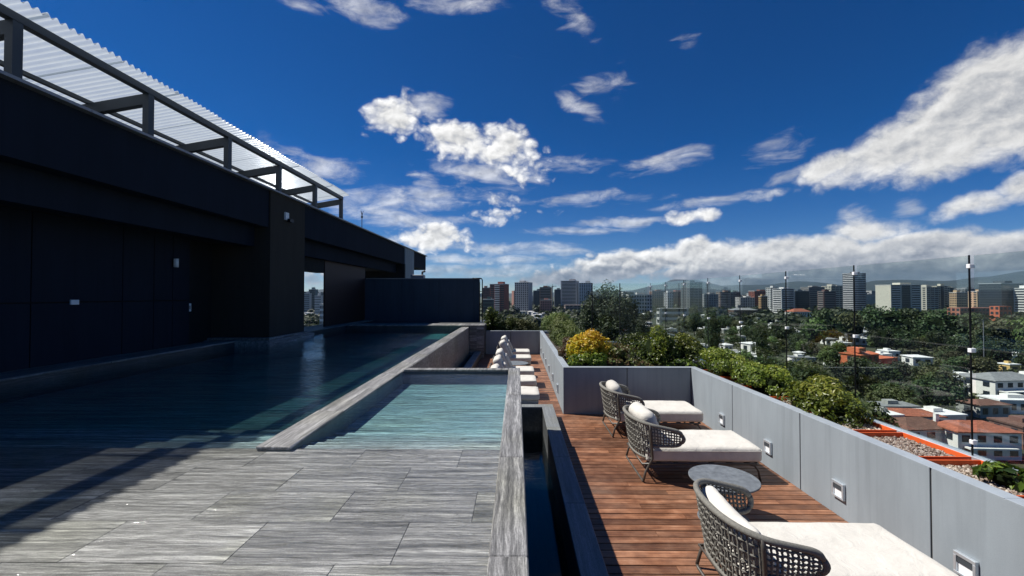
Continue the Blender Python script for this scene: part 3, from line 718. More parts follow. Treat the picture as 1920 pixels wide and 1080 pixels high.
# =================================================================== FURNITURE
def rounded_box(sx, sy, sz, r, n=14, puff=0.0, wrinkle=0.0, seed=0):
    """soft cushion centred on the origin"""
    vs = []; fs = []; idx = {}
    def P(x, y, z):
        k = (round(x, 5), round(y, 5), round(z, 5))
        if k in idx: return idx[k]
        hx, hy, hz = sx / 2, sy / 2, sz / 2
        p = Vector((x * hx, y * hy, z * hz)); c = Vector((max(-hx + r, min(hx - r, p.x)), max(-hy + r, min(hy - r, p.y)), max(-hz + r, min(hz - r, p.z))))
        d = p - c
        if d.length > 1e-9: p = c + d.normalized() * r
        w = (1 - x ** 4) * (1 - y ** 4)
        p.z += puff * w * (1 if z > 0 else 0.3) * z
        if wrinkle:
            nn = mnoise.noise(Vector((p.x * 4 + seed, p.y * 4, p.z * 4))) + .5 * mnoise.noise(Vector((p.x * 11 + seed, p.y * 11, p.z * 9)))
            p.z += wrinkle * nn; p.x += wrinkle * .5 * nn; p.y += wrinkle * .5 * nn
        idx[k] = len(vs); vs.append(p); return idx[k]
    g = [-1 + 2 * i / n for i in range(n + 1)]
    g = [math.copysign(abs(a) ** 0.7, a) for a in g]
    for a0, a1 in zip(g, g[1:]):
        for b0, b1 in zip(g, g[1:]):
            for s in (-1, 1):
                q = [(a0, b0), (a1, b0), (a1, b1), (a0, b1)]
                if s < 0: q = q[::-1]
                fs.append([P(a, b, s) for a, b in q])
                fs.append([P(s, a, b) for a, b in q])
                fs.append([P(b, s, a) for a, b in q])
    m_ = MB(); m_.add(vs, fs); return m_

def shell_paths():
    """plan of the basket: arms forward at both sides, round at the back; returns list of (x, y, s) from near tip to far tip"""
    pts = []
    n = 8
    for i in range(n): x = .56 - (.56 - .30) * i / n; pts.append((x, -.46))
    m = 22
    for i in range(m + 1):
        f = R(-90 + 180 * i / m); c = max(0, math.cos(f)); s_ = math.sin(f)
        pts.append((.30 - .30 * c ** .85, .46 * math.copysign(abs(s_) ** .85, s_)))
    for i in range(n): x = .30 + (.56 - .30) * (i + 1) / n; pts.append((x, .46))
    return pts
def make_daybed(name, loc, label, pillow):
    t = empty(name, loc, 0, label, 'daybed', 'rope daybeds on the deck by the planter wall')
    P0 = shell_paths()
    # denser resampling
    pl = [Vector((x, y, 0)) for x, y in P0]; seg = [0]
    for a, b in zip(pl, pl[1:]): seg.append(seg[-1] + (b - a).length)
    Ltot = seg[-1]
    def at(s):
        s = max(0, min(Ltot, s))
        for i in range(len(seg) - 1):
            if s <= seg[i + 1] + 1e-9:
                k = (s - seg[i]) / max(1e-9, seg[i + 1] - seg[i]); return pl[i].lerp(pl[i + 1], k)
        return pl[-1]
    RIBX = .17
    def topz(p): return .745 - .115 * max(0, p.x / .56) ** 1.1
    def botz(p): return .285 if p.x <= RIBX else .455 - .0 * p.x
    def S(s, v):
        p = at(s); tz = topz(p)
        end = min(s, Ltot - s)                 # distance from the arm tip
        rr = .10
        if end < rr:
            k = math.sqrt(max(0, 1 - (1 - end / rr) ** 2)); mid = .5 * (tz + .455) ; hz = (tz - .455) / 2
            z0, z1 = mid + hz * (.5 + .5 * k), mid - hz * (.5 + .5 * k)
        else: z0, z1 = tz, botz(p)
        z = z0 + (z1 - z0) * v
        k = (0.745 - z) / .46
        q = Vector((p.x + .07 * k * (1 - p.x / .56), p.y * (1 - .13 * k), z))
        # slight outward belly
        q.y *= 1 + .03 * math.sin(math.pi * v)
        return q
    # rim round the whole shell
    N = 90
    top = [S(Ltot * i / N, 0) for i in range(N + 1)]
    def bottom_run(a, b, n): return [S(a + (b - a) * i / n, 1) for i in range(n + 1)]
    m_ = MB(); m_.tube(top, .024, 8); 
    m_.tube([S(0, 0)] + [S(0, v / 6) + Vector((.018 * math.sin(math.pi * v / 6), 0, 0)) for v in range(1, 6)] + [S(0, 1)], .024, 8)
    m_.tube([S(Ltot, 0)] + [S(Ltot, v / 6) + Vector((.018 * math.sin(math.pi * v / 6), 0, 0)) for v in range(1, 6)] + [S(Ltot, 1)], .024, 8)
    sr = next(i * Ltot / 400 for i in range(400) if at(i * Ltot / 400).x <= RIBX)
    m_.tube(bottom_run(0, sr - .004, 14), .02, 8); m_.tube(bottom_run(Ltot, Ltot - sr + .004, 14), .02, 8); m_.tube(bottom_run(sr + .003, Ltot - sr - .003, 40), .018, 8)
    m_.build('rim', M['rope'], t, smooth=True)
    # woven rope lattice
    m_ = MB(); dv = .034
    ns = int(Ltot / dv)
    for i in range(1, ns):
        s = Ltot * i / ns; back = sr < s < Ltot - sr
        n = 12; pts = []
        for k in range(n + 1):
            q = S(s, k / n); c = Vector((q.x - .32, q.y, 0)).normalized()
            pts.append(q + c * .007 * math.cos(math.pi * (k + i)) )
        m_.tube(pts, .0085, 5, cap=False)
    for j in range(1, 12):
        v = j / 12
        for a, b, rows in ((0.02, sr, 12), (sr, Ltot - sr, 12), (Ltot - sr, Ltot - .02, 12)):
            if (b - a) < 1.0 and j % 2: continue          # arms are lower: fewer rows
            n = max(6, int((b - a) / dv) * 1); pts = []
            for k in range(n + 1):
                s = a + (b - a) * k / n; q = S(min(max(s, a + .004), b - .004), v); c = Vector((q.x - .32, q.y, 0)).normalized(); pts.append(q + c * .007 * math.cos(math.pi * (k + j)))
            m_.tube(pts, .0085, 5, cap=False)
    m_.build('rope_weave', M['rope'], t, kind='stuff', smooth=True)
    # side ribs running into the back legs and the bar on the floor
    for sgn in (-1, 1):
        s = sr if sgn < 0 else Ltot - sr; pts = [S(s, k / 6) + Vector((0, .012 * sgn, 0)) for k in range(7)]
        pts += [Vector((.13, .40 * sgn, .14)), Vector((.10, .405 * sgn, .03))]
        m_ = MB(); m_.tube(pts, .015, 8); m_.build('back_leg', M['rope'] if False else M['chairmetal'], t, smooth=True)
    m_ = MB(); m_.tube([(.10, -.405, .03), (.10, -.38, .015), (.10, 0, .013), (.10, .38, .015), (.10, .405, .03)], .013, 8); m_.build('floor_bar', M['chairmetal'], t, smooth=True)
    # seat frame and curved front legs
    m_ = MB(); m_.tube([(.10, -.36, .215), (1.50, -.35, .215), (1.53, -.33, .215), (1.53, .33, .215), (1.50, .35, .215), (.10, .36, .215)], .013, 8, closed=True)
    m_.build('seat_frame', M['chairmetal'], t, smooth=True)
    for k in range(6):
        xx = .3 + k * .22; m_ = MB(); m_.box(xx - .03, xx + .03, -.35, .35, .216, .232); m_.build('slat', M['chairmetal'], t)
    for sgn in (-1, 1):
        m_ = MB(); m_.tube([(1.42, .34 * sgn, .208), (1.49, .345 * sgn, .19), (1.53, .35 * sgn, .13), (1.55, .355 * sgn, .0)], .014, 8); m_.build('front_leg', M['chairmetal'], t, smooth=True)
    # mattress
    rb = rounded_box(1.43, .74, .18, .045, 22, .012, .006, rnd.random() * 9)
    o = rb.build('mattress', M['cream'], t, loc=(.865, 0, .325), smooth=True)
    m_ = MB(); zz = .325 + .045
    # welted seam round the upper edge
    def seam(z_, h):
        a, b, r_ = 1.43 / 2 + .002, .74 / 2 + .002, .045; pts = []
        for cx, cy, a0 in ((a - r_, b - r_, 0), (-a + r_, b - r_, 90), (-a + r_, -b + r_, 180), (a - r_, -b + r_, 270)):
            for k in range(5): f = R(a0 + 90 * k / 4); pts.append((cx + r_ * math.cos(f), cy + r_ * math.sin(f), z_))
        return pts
    m_.tube(seam(.052, 0), .0045, 5, closed=True); m_.build('piping', M['cream'], o)
    if pillow == 'striped':
        pm = rounded_box(.20, .60, .46, .09, 14, 0, .016, 3); q = pm.build('pillow', M['cream'], t, loc=(.25, .02, .60), smooth=True); q.rotation_euler = (0, R(-20), R(4))
        for k in range(7):
            m2 = MB(); y0 = -.22 + k * .07
            m2.tube([(.100 + .004 * math.sin(3 * k), y0 + .03 * (a % 2), -.17 + a * .045) for a in range(8)], .008, 5); m2.build('fringe_cord', M['chairmetal'] if k % 2 else M['pillow'], q, smooth=True)
    elif pillow == 'plain':
        pm = rounded_box(.19, .58, .44, .09, 14, 0, .014, 5); q = pm.build('pillow', M['pillow'], t, loc=(.24, .0, .60), smooth=True); q.rotation_euler = (0, R(-20), R(-3))
    else:
        pm = rounded_box(.15, .74, .34, .06, 16, 0, .02, 8); q = pm.build('back_cushion', M['cream'], t, loc=(.22, .02, .535), smooth=True); q.rotation_euler = (0, R(-24), 0)
    return t
make_daybed('daybed', (1.42, 3.25, 0), 'cream rope-backed daybed nearest to the camera, its folded white cushion inside the basket', 'fold')
make_daybed('daybed', (1.45, 5.68, 0), 'middle rope-backed daybed behind the round table, with a patterned pillow', 'striped')
make_daybed('daybed', (1.45, 7.33, 0), 'farthest rope-backed daybed against the dark cross wall, with a plain pale pillow', 'plain')

def round_table(loc, label, rad=.335, h=.43, brad=.25):
    t = empty('round_table', loc, 0, label, 'table')
    def disc(r, z0, z1, n=56, e=.004):
        m_ = MB(); vs = []; fs = []
        prof = [(0, z0), (r - e, z0), (r, z0 + e), (r, z1 - e), (r - e, z1), (0, z1)]
        for pr, pz in prof[1:-1]:
            for k in range(n): a = 2 * math.pi * k / n; vs.append((pr * math.cos(a), pr * math.sin(a), pz))
        for j in range(3):
            for k in range(n): fs.append((j * n + k, j * n + (k + 1) % n, (j + 1) * n + (k + 1) % n, (j + 1) * n + k))
        fs.append(tuple(reversed(range(n)))); fs.append(tuple(3 * n + k for k in range(n)))
        m_.add(vs, fs); return m_
    disc(rad, h - .018, h).build('table_top', M['slate'], t)
    m_ = MB(); m_.tube([(0, 0, .016), (0, 0, h - .019)], .028, 16); m_.build('column', M['chairmetal'], t, smooth=True)
    disc(brad, .002, .015).build('base', M['slate'], t)
round_table((2.12, 4.43, 0), 'round slate side table between the nearest and the middle daybed')

def lounge_chair(loc, label, tilt=0):
    t = empty('lounge_chair', loc, tilt, label, 'lounge chair', 'white lounge chairs in a row on the far deck')
    rounded_box(.84, .68, .13, .035, 12, .015, .006, loc[1]).build('seat_cushion', M['cream'], t, loc=(.02, 0, .355), smooth=True)
    rounded_box(.80, .62, .10, .03, 8).build('seat_base', M['pillow'], t, loc=(.02, 0, .245), smooth=True)
    q = rounded_box(.19, .62, .62, .06, 12, 0, .012, loc[1] + 3).build('back_cushion', M['cream'], t, loc=(-.34, 0, .60), smooth=True); q.rotation_euler = (0, R(-24), 0)
    q = rounded_box(.13, .54, .44, .055, 10, 0, .014, loc[1] + 7).build('pillow', M['pillow'], t, loc=(-.24, 0, .57), smooth=True); q.rotation_euler = (0, R(-25), R(rnd.uniform(-8, 8)))
    m_ = MB(); m_.box(-.40, .42, -.31, .31, .17, .19); m_.build('seat_frame', M['chairmetal'], t, bevel=.005)
    m_ = MB(); m_.tube([(-.38, -.31, .18), (-.60, -.29, .70), (-.60, .29, .70), (-.38, .31, .18)], .014, 7); m_.build('back_frame', M['chairmetal'], t, smooth=True)
    for sx, sy in ((.34, -.28), (.34, .28), (-.36, -.29), (-.36, .29)):
        m_ = MB(); m_.tube([(sx - .05, sy, .17), (sx, sy, .14), (sx + .03, sy, .06), (sx + .02, sy, .0)], .013, 7); m_.build('leg', M['chairmetal'], t, smooth=True)
for yy, lb in ((8.50, 'white lounge chair nearest to the rim of the overflow basin'), (9.75, 'second white lounge chair from the overflow basin rim'), (11.0, 'third white lounge chair from the basin rim, before the low table'),
               (13.2, 'white lounge chair just beyond the low table on the far deck'), (14.6, 'white lounge chair closest to the low wall across the far deck')):
    lounge_chair((.0, yy, 0), lb)
round_table((-.05, 12.1, 0), 'low round side table between the third and fourth lounge chairs', .38, .38, .22)

# =================================================================== PLANTS
def set_tint(me, tints):
    a = me.attributes.new('tint', 'FLOAT', 'FACE'); a.data.foreach_set('value', tints)
def leaf_cloud(n, rx, ry, rz, size, seed, clumps=18, zc=0.0, flat=0.0, shell=.75, tint_top=0.0, jag=.25, aspect=.5):
    """leaf-sized faces spread through a lumpy volume; returns verts, faces, tints"""
    rr = random.Random(seed); vs = []; fs = []; ti = []
    cl = []
    for k in range(clumps):
        z = rr.uniform(-.55, 1); a = rr.uniform(0, 2 * math.pi); r_ = math.sqrt(max(0, 1 - z * z)) * rr.uniform(.55, .95)
        cl.append((Vector((math.cos(a) * r_, math.sin(a) * r_, z * rr.uniform(.6, .9))), rr.uniform(.28, .5), rr.random()))
    for k in range(n):
        c, cr, ct = cl[rr.randrange(clumps)]
        d = Vector((rr.gauss(0, 1), rr.gauss(0, 1), rr.gauss(0, 1))).normalized() * cr * rr.uniform(shell, 1.0 + jag * rr.random())
        u = c + d
        p = Vector((u.x * rx, u.y * ry, zc + u.z * rz))
        nrm = (d.normalized() + Vector((rr.uniform(-.7, .7), rr.uniform(-.7, .7), rr.uniform(-.3, .9)))).normalized()
        t1 = nrm.cross(Vector((rr.uniform(-1, 1), rr.uniform(-1, 1), rr.uniform(-1, 1))))
        if t1.length < 1e-3: continue
        t1.normalize(); t2 = nrm.cross(t1); s = size * rr.uniform(.6, 1.35)
        b = len(vs)
        vs += [p - t1 * s, p - t2 * s * aspect + nrm * s * .15, p + t1 * s, p + t2 * s * aspect + nrm * s * .15]
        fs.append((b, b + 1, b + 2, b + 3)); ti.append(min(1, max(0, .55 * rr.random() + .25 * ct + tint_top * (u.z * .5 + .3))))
    return vs, fs, ti
def blob(rx, ry, rz, zc, seed, k=.78, rough=.18):
    bm = bmesh.new(); bmesh.ops.create_icosphere(bm, subdivisions=2, radius=1)
    for v in bm.verts:
        n_ = 1 + rough * 2 * mnoise.noise(v.co * 1.9 + Vector((seed, 0, 0)))
        v.co = Vector((v.co.x * rx * k * n_, v.co.y * ry * k * n_, zc + v.co.z * rz * k * n_))
    vs = [v.co.copy() for v in bm.verts]; fs = [[v.index for v in f.verts] for f in bm.faces]; bm.free(); return vs, fs
def leaf_mesh(name, mat, parts, core=None, corek=.78):
    m_ = MB(); ti = []
    for vs, fs, t_ in parts: m_.add(vs, fs); ti += t_
    n0 = len(m_.f)
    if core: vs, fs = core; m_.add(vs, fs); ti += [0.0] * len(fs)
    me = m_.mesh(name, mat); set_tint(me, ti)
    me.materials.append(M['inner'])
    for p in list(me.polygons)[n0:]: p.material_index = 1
    return me
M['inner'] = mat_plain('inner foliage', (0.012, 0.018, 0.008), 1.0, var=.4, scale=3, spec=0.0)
M['bark'] = mat_plain('bark', (0.07, 0.055, 0.04), 0.9, var=.3, scale=8, bmp=.6)
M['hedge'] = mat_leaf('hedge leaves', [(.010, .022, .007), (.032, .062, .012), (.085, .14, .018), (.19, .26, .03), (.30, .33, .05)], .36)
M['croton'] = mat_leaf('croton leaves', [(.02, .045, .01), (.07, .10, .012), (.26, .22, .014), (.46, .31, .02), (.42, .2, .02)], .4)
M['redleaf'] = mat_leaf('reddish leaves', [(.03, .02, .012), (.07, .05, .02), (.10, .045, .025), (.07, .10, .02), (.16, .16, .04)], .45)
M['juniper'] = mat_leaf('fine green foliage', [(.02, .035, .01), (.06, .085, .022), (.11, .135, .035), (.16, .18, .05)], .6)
def shrub(x, y, z, rx, ry, rz, mat, n, size, label, seed, name='shrub', cat='shrub', clumps=20, tt=.3, group=None, aspect=.5, stems=5, jag=.08):
    t = empty(name, (x, y, z), 0, label, cat, group)
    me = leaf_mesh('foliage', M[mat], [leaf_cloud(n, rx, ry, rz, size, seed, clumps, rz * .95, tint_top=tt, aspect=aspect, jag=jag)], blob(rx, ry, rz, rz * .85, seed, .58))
    inst('foliage', me, t, kind='stuff')
    rr = random.Random(seed)
    for k in range(stems):
        a = rr.uniform(0, 6.28); m_ = MB(); m_.tube([(.04 * math.cos(a), .04 * math.sin(a), -.04), (rx * .3 * math.cos(a), ry * .3 * math.sin(a), rz * .6), (rx * .5 * math.cos(a), ry * .5 * math.sin(a), rz * 1.2)], [.012, .009, .005], 5)
        m_.build('stem', M['bark'], t)
S = .74
shrub(3.78, 5.40, S, .27, .60, .25, 'hedge', 6500, .024, 'clipped glossy shrub at the end of the hedge, beside the empty gravel tray', 1, tt=.45)
shrub(3.78, 6.58, S, .27, .58, .25, 'hedge', 6500, .024, 'glossy shrub second from the gravel trays, behind the step light', 2, tt=.4)
shrub(3.76, 7.85, S, .27, .62, .29, 'hedge', 6000, .025, 'broad shrub in the hedge above the corner of the cross wall', 3, tt=.35)
shrub(3.66, 9.4, S, .32, .6, .36, 'hedge', 3600, .028, 'small yellow green shrub behind the cross wall near the glass', 4, tt=.4)
shrub(2.98, 9.25, .68, .42, .42, .44, 'hedge', 5200, .028, 'dark round clipped bush behind the cross wall', 5, tt=.3)
shrub(1.52, 9.1, .72, .40, .36, .40, 'croton', 5200, .036, 'yellow and orange croton bush behind the corner of the cross wall', 6, tt=.75, aspect=.4, clumps=40)
shrub(1.45, 8.72, .68, .34, .26, .24, 'hedge', 2600, .040, 'low green leafy plant in front of the yellow croton', 7, tt=.3, aspect=.4)
shrub(2.12, 8.85, .68, .34, .28, .24, 'redleaf', 2600, .036, 'low reddish green plant with lime tips between the croton and the dark bush', 8, tt=.5)
shrub(2.55, 8.75, .66, .22, .2, .16, 'redleaf', 1300, .03, 'sparse low brownish plant just left of the dark round bush', 9)
shrub(3.35, 8.75, .66, .30, .22, .16, 'hedge', 1800, .03, 'low dark plant in the corner where the cross wall meets the hedge', 10, tt=0)
shrub(1.18, 9.9, .70, .2, .45, .30, 'redleaf', 2200, .028, 'purplish brown bush behind the far deck wall next to the croton', 11, tt=.0)
shrub(1.45, 10.9, .70, .42, .6, .40, 'juniper', 4200, .024, 'rounded feathery green bush behind the purplish brown bush', 12)
shrub(1.45, 12.3, .70, .45, .7, .42, 'juniper', 4200, .026, 'middle one of the feathery green bushes along the far planter', 13)
shrub(1.5, 13.9, .70, .48, .8, .45, 'juniper', 3800, .03, 'feathery green bush second from the far planter corner', 14)
shrub(1.5, 15.7, .70, .5, .9, .48, 'juniper', 3400, .034, 'feathery green bush in the far corner of the planter', 15)
shrub(2.4, 10.6, .70, .55, .5, .22, 'redleaf', 2000, .034, 'low mixed brown and green planting between the feathery bushes and the glass', 16)
shrub(3.2, 11.3, .70, .6, .5, .28, 'hedge', 2400, .034, 'low dark green planting near the glass behind the round bush', 17, tt=.1)
shrub(.35, 17.2, .70, .5, .34, .34, 'juniper', 2200, .036, 'light green bush at the right end of the planter across the deck end', 18)
shrub(-.35, 17.25, .70, .42, .34, .40, 'juniper', 2000, .036, 'middle light green bush in the planter across the deck end', 19)
shrub(-1.0, 17.2, .70, .40, .34, .55, 'hedge', 2200, .036, 'taller dark bush in the planter beside the pipe frame', 20, tt=0)

# --- orange planter trays with gravel
M['gravel'] = mat_leaf('gravel stones', [(.10, .065, .04), (.26, .20, .14), (.42, .36, .28), (.60, .55, .47), (.16, .09, .06)], .8, 0.0)
ty = [1.95, 2.68, 3.42, 4.16, 4.90, 5.64, 6.38, 7.12, 7.86]
tray_lb = ['orange planter tray nearest to the camera, outside the lower frame edge', 'orange planter tray at the lower frame edge', 'orange gravel tray with a small green plant in it', 'orange gravel tray second from the hedge, with no plant',
           'orange gravel tray beside the end of the hedge', 'orange tray under the glossy shrub at the hedge end', 'orange tray under the second glossy shrub', 'orange tray hidden among the hedge shrubs', 'orange tray under the broad shrub at the corner']
def gravel_mesh(x0, x1, y0, y1, n, seed):
    rr = random.Random(seed); m_ = MB(); ti = []
    octa = [(1, 0, 0), (-1, 0, 0), (0, 1, 0), (0, -1, 0), (0, 0, 1), (0, 0, -1)]
    of = [(0, 2, 4), (2, 1, 4), (1, 3, 4), (3, 0, 4), (2, 0, 5), (1, 2, 5), (3, 1, 5), (0, 3, 5)]
    for k in range(n):
        s = rr.uniform(.009, .017); c = Vector((rr.uniform(x0, x1), rr.uniform(y0, y1), rr.uniform(0, .018)))
        rot = Matrix.Rotation(rr.uniform(0, 6), 3, 'Z') @ Matrix.Rotation(rr.uniform(0, 6), 3, 'X')
        m_.add([c + rot @ Vector((a * s * 1.25, b * s, d * s * .8)) for a, b, d in octa], of); tt = rr.random(); ti += [tt] * 8
    me = m_.mesh('gravel', M['gravel']); set_tint(me, ti); return me
for k, yy in enumerate(ty):
    t = empty('planter_tray', (3.755, yy, .741), 0, tray_lb[k], 'planter tray', 'orange trays set in the planter')
    hx, hy, hh, th = .25, .335, .135, .012
    m_ = MB(); m_.box(-hx, hx, -hy, hy, 0, .012); m_.build('bottom', M['terra'], t)
    for nm, c in (('side', (-hx, -hx + th, -hy, hy, .0125, hh)), ('side', (hx - th, hx, -hy, hy, .0125, hh)), ('end', (-hx + th + .0005, hx - th - .0005, -hy, -hy + th, .0125, hh)), ('end', (-hx + th + .0005, hx - th - .0005, hy - th, hy, .0125, hh))):
        m_ = MB(); m_.box(*c); m_.build(nm, M['terra'], t, bevel=.002)
    m_ = MB(); m_.box(-hx + th + .001, hx - th - .001, -hy + th + .001, hy - th - .001, .013, .072); m_.build('soil_fill', M['soil'], t)
    if k < 6: inst('gravel', gravel_mesh(-hx + .02, hx - .02, -hy + .02, hy - .02, 1500 if k > 0 else 500, k), t, (0, 0, .076), kind='stuff')
shrub(3.78, 3.36, .80, .19, .18, .10, 'hedge', 260, .040, 'small leafy green seedling growing in the orange gravel tray', 31, 'seedling', 'plant', 9, .1, stems=3)
LAND = [(575, 300, 'pavilion opening'), (935, 800, 'red brick tower'), (982, 880, 'dark grey tower'), (1140, 290, 'tallest conifer'), (1200, 780, 'low pale block'), (1300, 850, 'lone dark tower'),
        (1390, 450, 'grey roofed hall'), (1358, 225, 'blue grey gabled house'), (1492, 500, 'red roofed white house'), (1604, 900, 'high striped tower'), (1604, 265, 'orange terracotta house'), (1690, 760, 'cream apartment slab'),
        (1870, 560, 'orange red building'), (1795, 215, 'arched white villa'), (1870, 210, 'grey roofed villa'), (1700, 140, 'brown hipped roof'), (1806, 135, 'bright orange clay roof'), (1885, 800, 'wide glass office box'), (1440, 950, 'white office block'), (1120, 230, 'yellow croton'), (1280, 210, 'dark round bush')]
def whereabouts(px, D):
    best = min(LAND, key=lambda l: abs(l[0] - px) + 160 * abs(math.log(D / l[1])))
    s = []
    if px < best[0] - 22: s.append('left of')
    elif px > best[0] + 22: s.append('right of')
    if not s: return ('beyond the ' if D > best[1] else 'in front of the ') + best[2]
    far = abs(best[0] - px) > 60
    return ('well ' if far else 'just ') + s[0] + ' the ' + best[2] + (', farther off' if D > best[1] * 1.12 else ', nearer' if D < best[1] * .88 else '')
# =================================================================== THE CITY BELOW
M['ground'] = mat_plain('green and brown city ground', (0.045, 0.055, 0.032), 0.95, var=.6, scale=.02)
def g_mat():
    m, t, b = new_mat('valley floor'); g = t.node('ShaderNodeNewGeometry'); p = g.outputs['Position']
    a = t.noise(p, .012, 6, .65); c = t.noise(p, .11, 4, .6)
    col = t.ramp(t.math('ADD', t.math('MULTIPLY', a, .6), t.math('MULTIPLY', c, .4)), [(.35, (.018, .028, .012)), (.5, (.035, .045, .020)), (.58, (.075, .070, .045)), (.68, (.12, .11, .095))])
    t.l.new(col, b.inputs['Base Color']); b.inputs['Roughness'].default_value = .95; return m
M['ground'] = g_mat()
bm_v = []; bm_f = []
NG = 40
ext = [-9000 + 18000 * i / NG for i in range(NG + 1)]
mb = MB()
for j, y_ in enumerate(ext):
    for i, x_ in enumerate(ext): bm_v.append((x_, y_, GROUND))
for j in range(NG):
    for i in range(NG): bm_f.append((j * (NG + 1) + i, j * (NG + 1) + i + 1, (j + 1) * (NG + 1) + i + 1, (j + 1) * (NG + 1) + i))
mb.add(bm_v, bm_f)
mb = MB(); mb.quad((-16000, -16000, GROUND), (16000, -16000, GROUND), (16000, 16000, GROUND), (-16000, 16000, GROUND))
struct('ground', mb, M['ground'])
def AT(px, D, py=None, z=None):
    return ((px - 969) / FPX * D, D)
# --- hills
def hill_mat():
    m, t, b = new_mat('forested hills'); g = t.node('ShaderNodeNewGeometry'); p = g.outputs['Position']
    a = t.noise(p, .0022, 8, .65); 
    t.l.new(t.ramp(a, [(.35, (.012, .018, .018)), (.55, (.022, .030, .026)), (.68, (.040, .046, .036))]), b.inputs['Base Color']); b.inputs['Roughness'].default_value = 1; return m
M['hill'] = hill_mat()
def ridge(prof, D, depth, seed, name='hills'):
    """a ridge whose crest passes through the listed bearings (px, py) at distance D"""
    vs = []; fs = []; rows = 9; n = 120
    x0, x1 = prof[0][0], prof[-1][0]
    for i in range(n + 1):
        px = x0 + (x1 - x0) * i / n
        for (a, ya), (b, yb) in zip(prof, prof[1:]):
            if a <= px <= b: k = (px - a) / (b - a); k = k * k * (3 - 2 * k); py = ya + (yb - ya) * k; break
        top = EYE + (553 - py) / FPX * D
        for r_ in range(rows):
            f = r_ / (rows - 1); u = f * 2 - 1                    # front foot, crest, back foot
            h = max(0, 1 - abs(u)) ** .8
            y_ = D + u * depth
            X = (px - 969) / FPX * D
            nz = mnoise.fractal(Vector((X * .0011 + seed, y_ * .0011, 0)), 1.0, 2.0, 4) * 55 * (1 - abs(u)) * (0.35 if r_ == rows // 2 else 1.4)
            vs.append((X, y_, GROUND - 5 + (top - GROUND + 5) * h + nz))
    for i in range(n):
        for r_ in range(rows - 1): a = i * rows + r_; fs.append((a, a + rows, a + rows + 1, a + 1))
    mb = MB(); mb.add(vs, fs); mb.build(name, M['hill'], kind='structure', smooth=True)
ridge([(1330, 552), (1480, 546), (1600, 534), (1640, 527), (1700, 524), (1760, 527), (1840, 519), (1920, 508), (2050, 496), (2250, 502), (2600, 520)], 8200, 2200, 3, 'hills')
ridge([(880, 552), (1010, 549), (1180, 545), (1235, 534), (1262, 524), (1300, 525), (1350, 536), (1420, 534), (1500, 528), (1600, 536), (1800, 545)], 11500, 2500, 9, 'mountains')
ridge([(-600, 540), (300, 546), (520, 552), (570, 549), (605, 542), (650, 540), (760, 546), (900, 551)], 9000, 2000, 5, 'hills')

# --- trees
M['tree1'] = mat_leaf('dark tree leaves', [(.010, .020, .008), (.022, .040, .012), (.040, .062, .018), (.062, .085, .028)], .6, .2)
M['tree2'] = mat_leaf('olive tree leaves', [(.018, .026, .010), (.045, .055, .018), (.075, .085, .028), (.11, .115, .045)], .6, .2)
M['tree3'] = mat_leaf('grey bare twigs', [(.045, .04, .03), (.075, .068, .052), (.11, .10, .08)], .8, .1)
def crown_mesh(seed, mat, rx, rz, n, size, clumps, zc, flat=1.0):
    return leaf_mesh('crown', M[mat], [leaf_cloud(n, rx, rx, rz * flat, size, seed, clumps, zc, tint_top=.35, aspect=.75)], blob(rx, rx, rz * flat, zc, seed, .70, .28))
def trunk_mesh(h, r_):
    rr = random.Random(h); m_ = MB(); m_.tube([(0, 0, -.4), (.1, 0, h * .3), (0, .15, h * .7)], [r_, r_ * .75, r_ * .4], 6)
    for k in range(4): a = k * 1.7 + rr.random(); m_.tube([(0, .1, h * .45), (math.cos(a) * h * .16, math.sin(a) * h * .16, h * .62), (math.cos(a) * h * .28, math.sin(a) * h * .28, h * .78)], [r_ * .4, r_ * .25, r_ * .1], 4)
    return m_.mesh('trunk', M['bark'], True)
M['tree4'] = mat_leaf('fresh green leaves', [(.02, .04, .010), (.05, .085, .018), (.085, .13, .028), (.13, .17, .05)], .6, .25)
TV = []
for k in range(7):
    mt = ['tree1', 'tree1', 'tree2', 'tree1', 'tree4', 'tree1', 'tree3'][k]
    rx = [6.5, 5.2, 6.0, 7.5, 4.6, 5.6, 4.8][k]; rz = [4.6, 5.6, 4.0, 4.0, 4.4, 6.0, 4.2][k]; zc = rz * .95 + 2.2
    TV.append((crown_mesh(50 + k, mt, rx, rz, 1500 if k != 6 else 700, .42 if k != 6 else .3, 26, zc), trunk_mesh(zc + 1, .35), rx))
HOUSES = []       # clear zones: (x, y, half width, near margin, far margin)
def clear(x, y, r_):
    for hx, hy, hw, nm, fm in HOUSES:
        if abs(x - hx) < hw + r_ * .7 and hy - nm - r_ < y < hy + fm + r_ * .6: return False
    return True

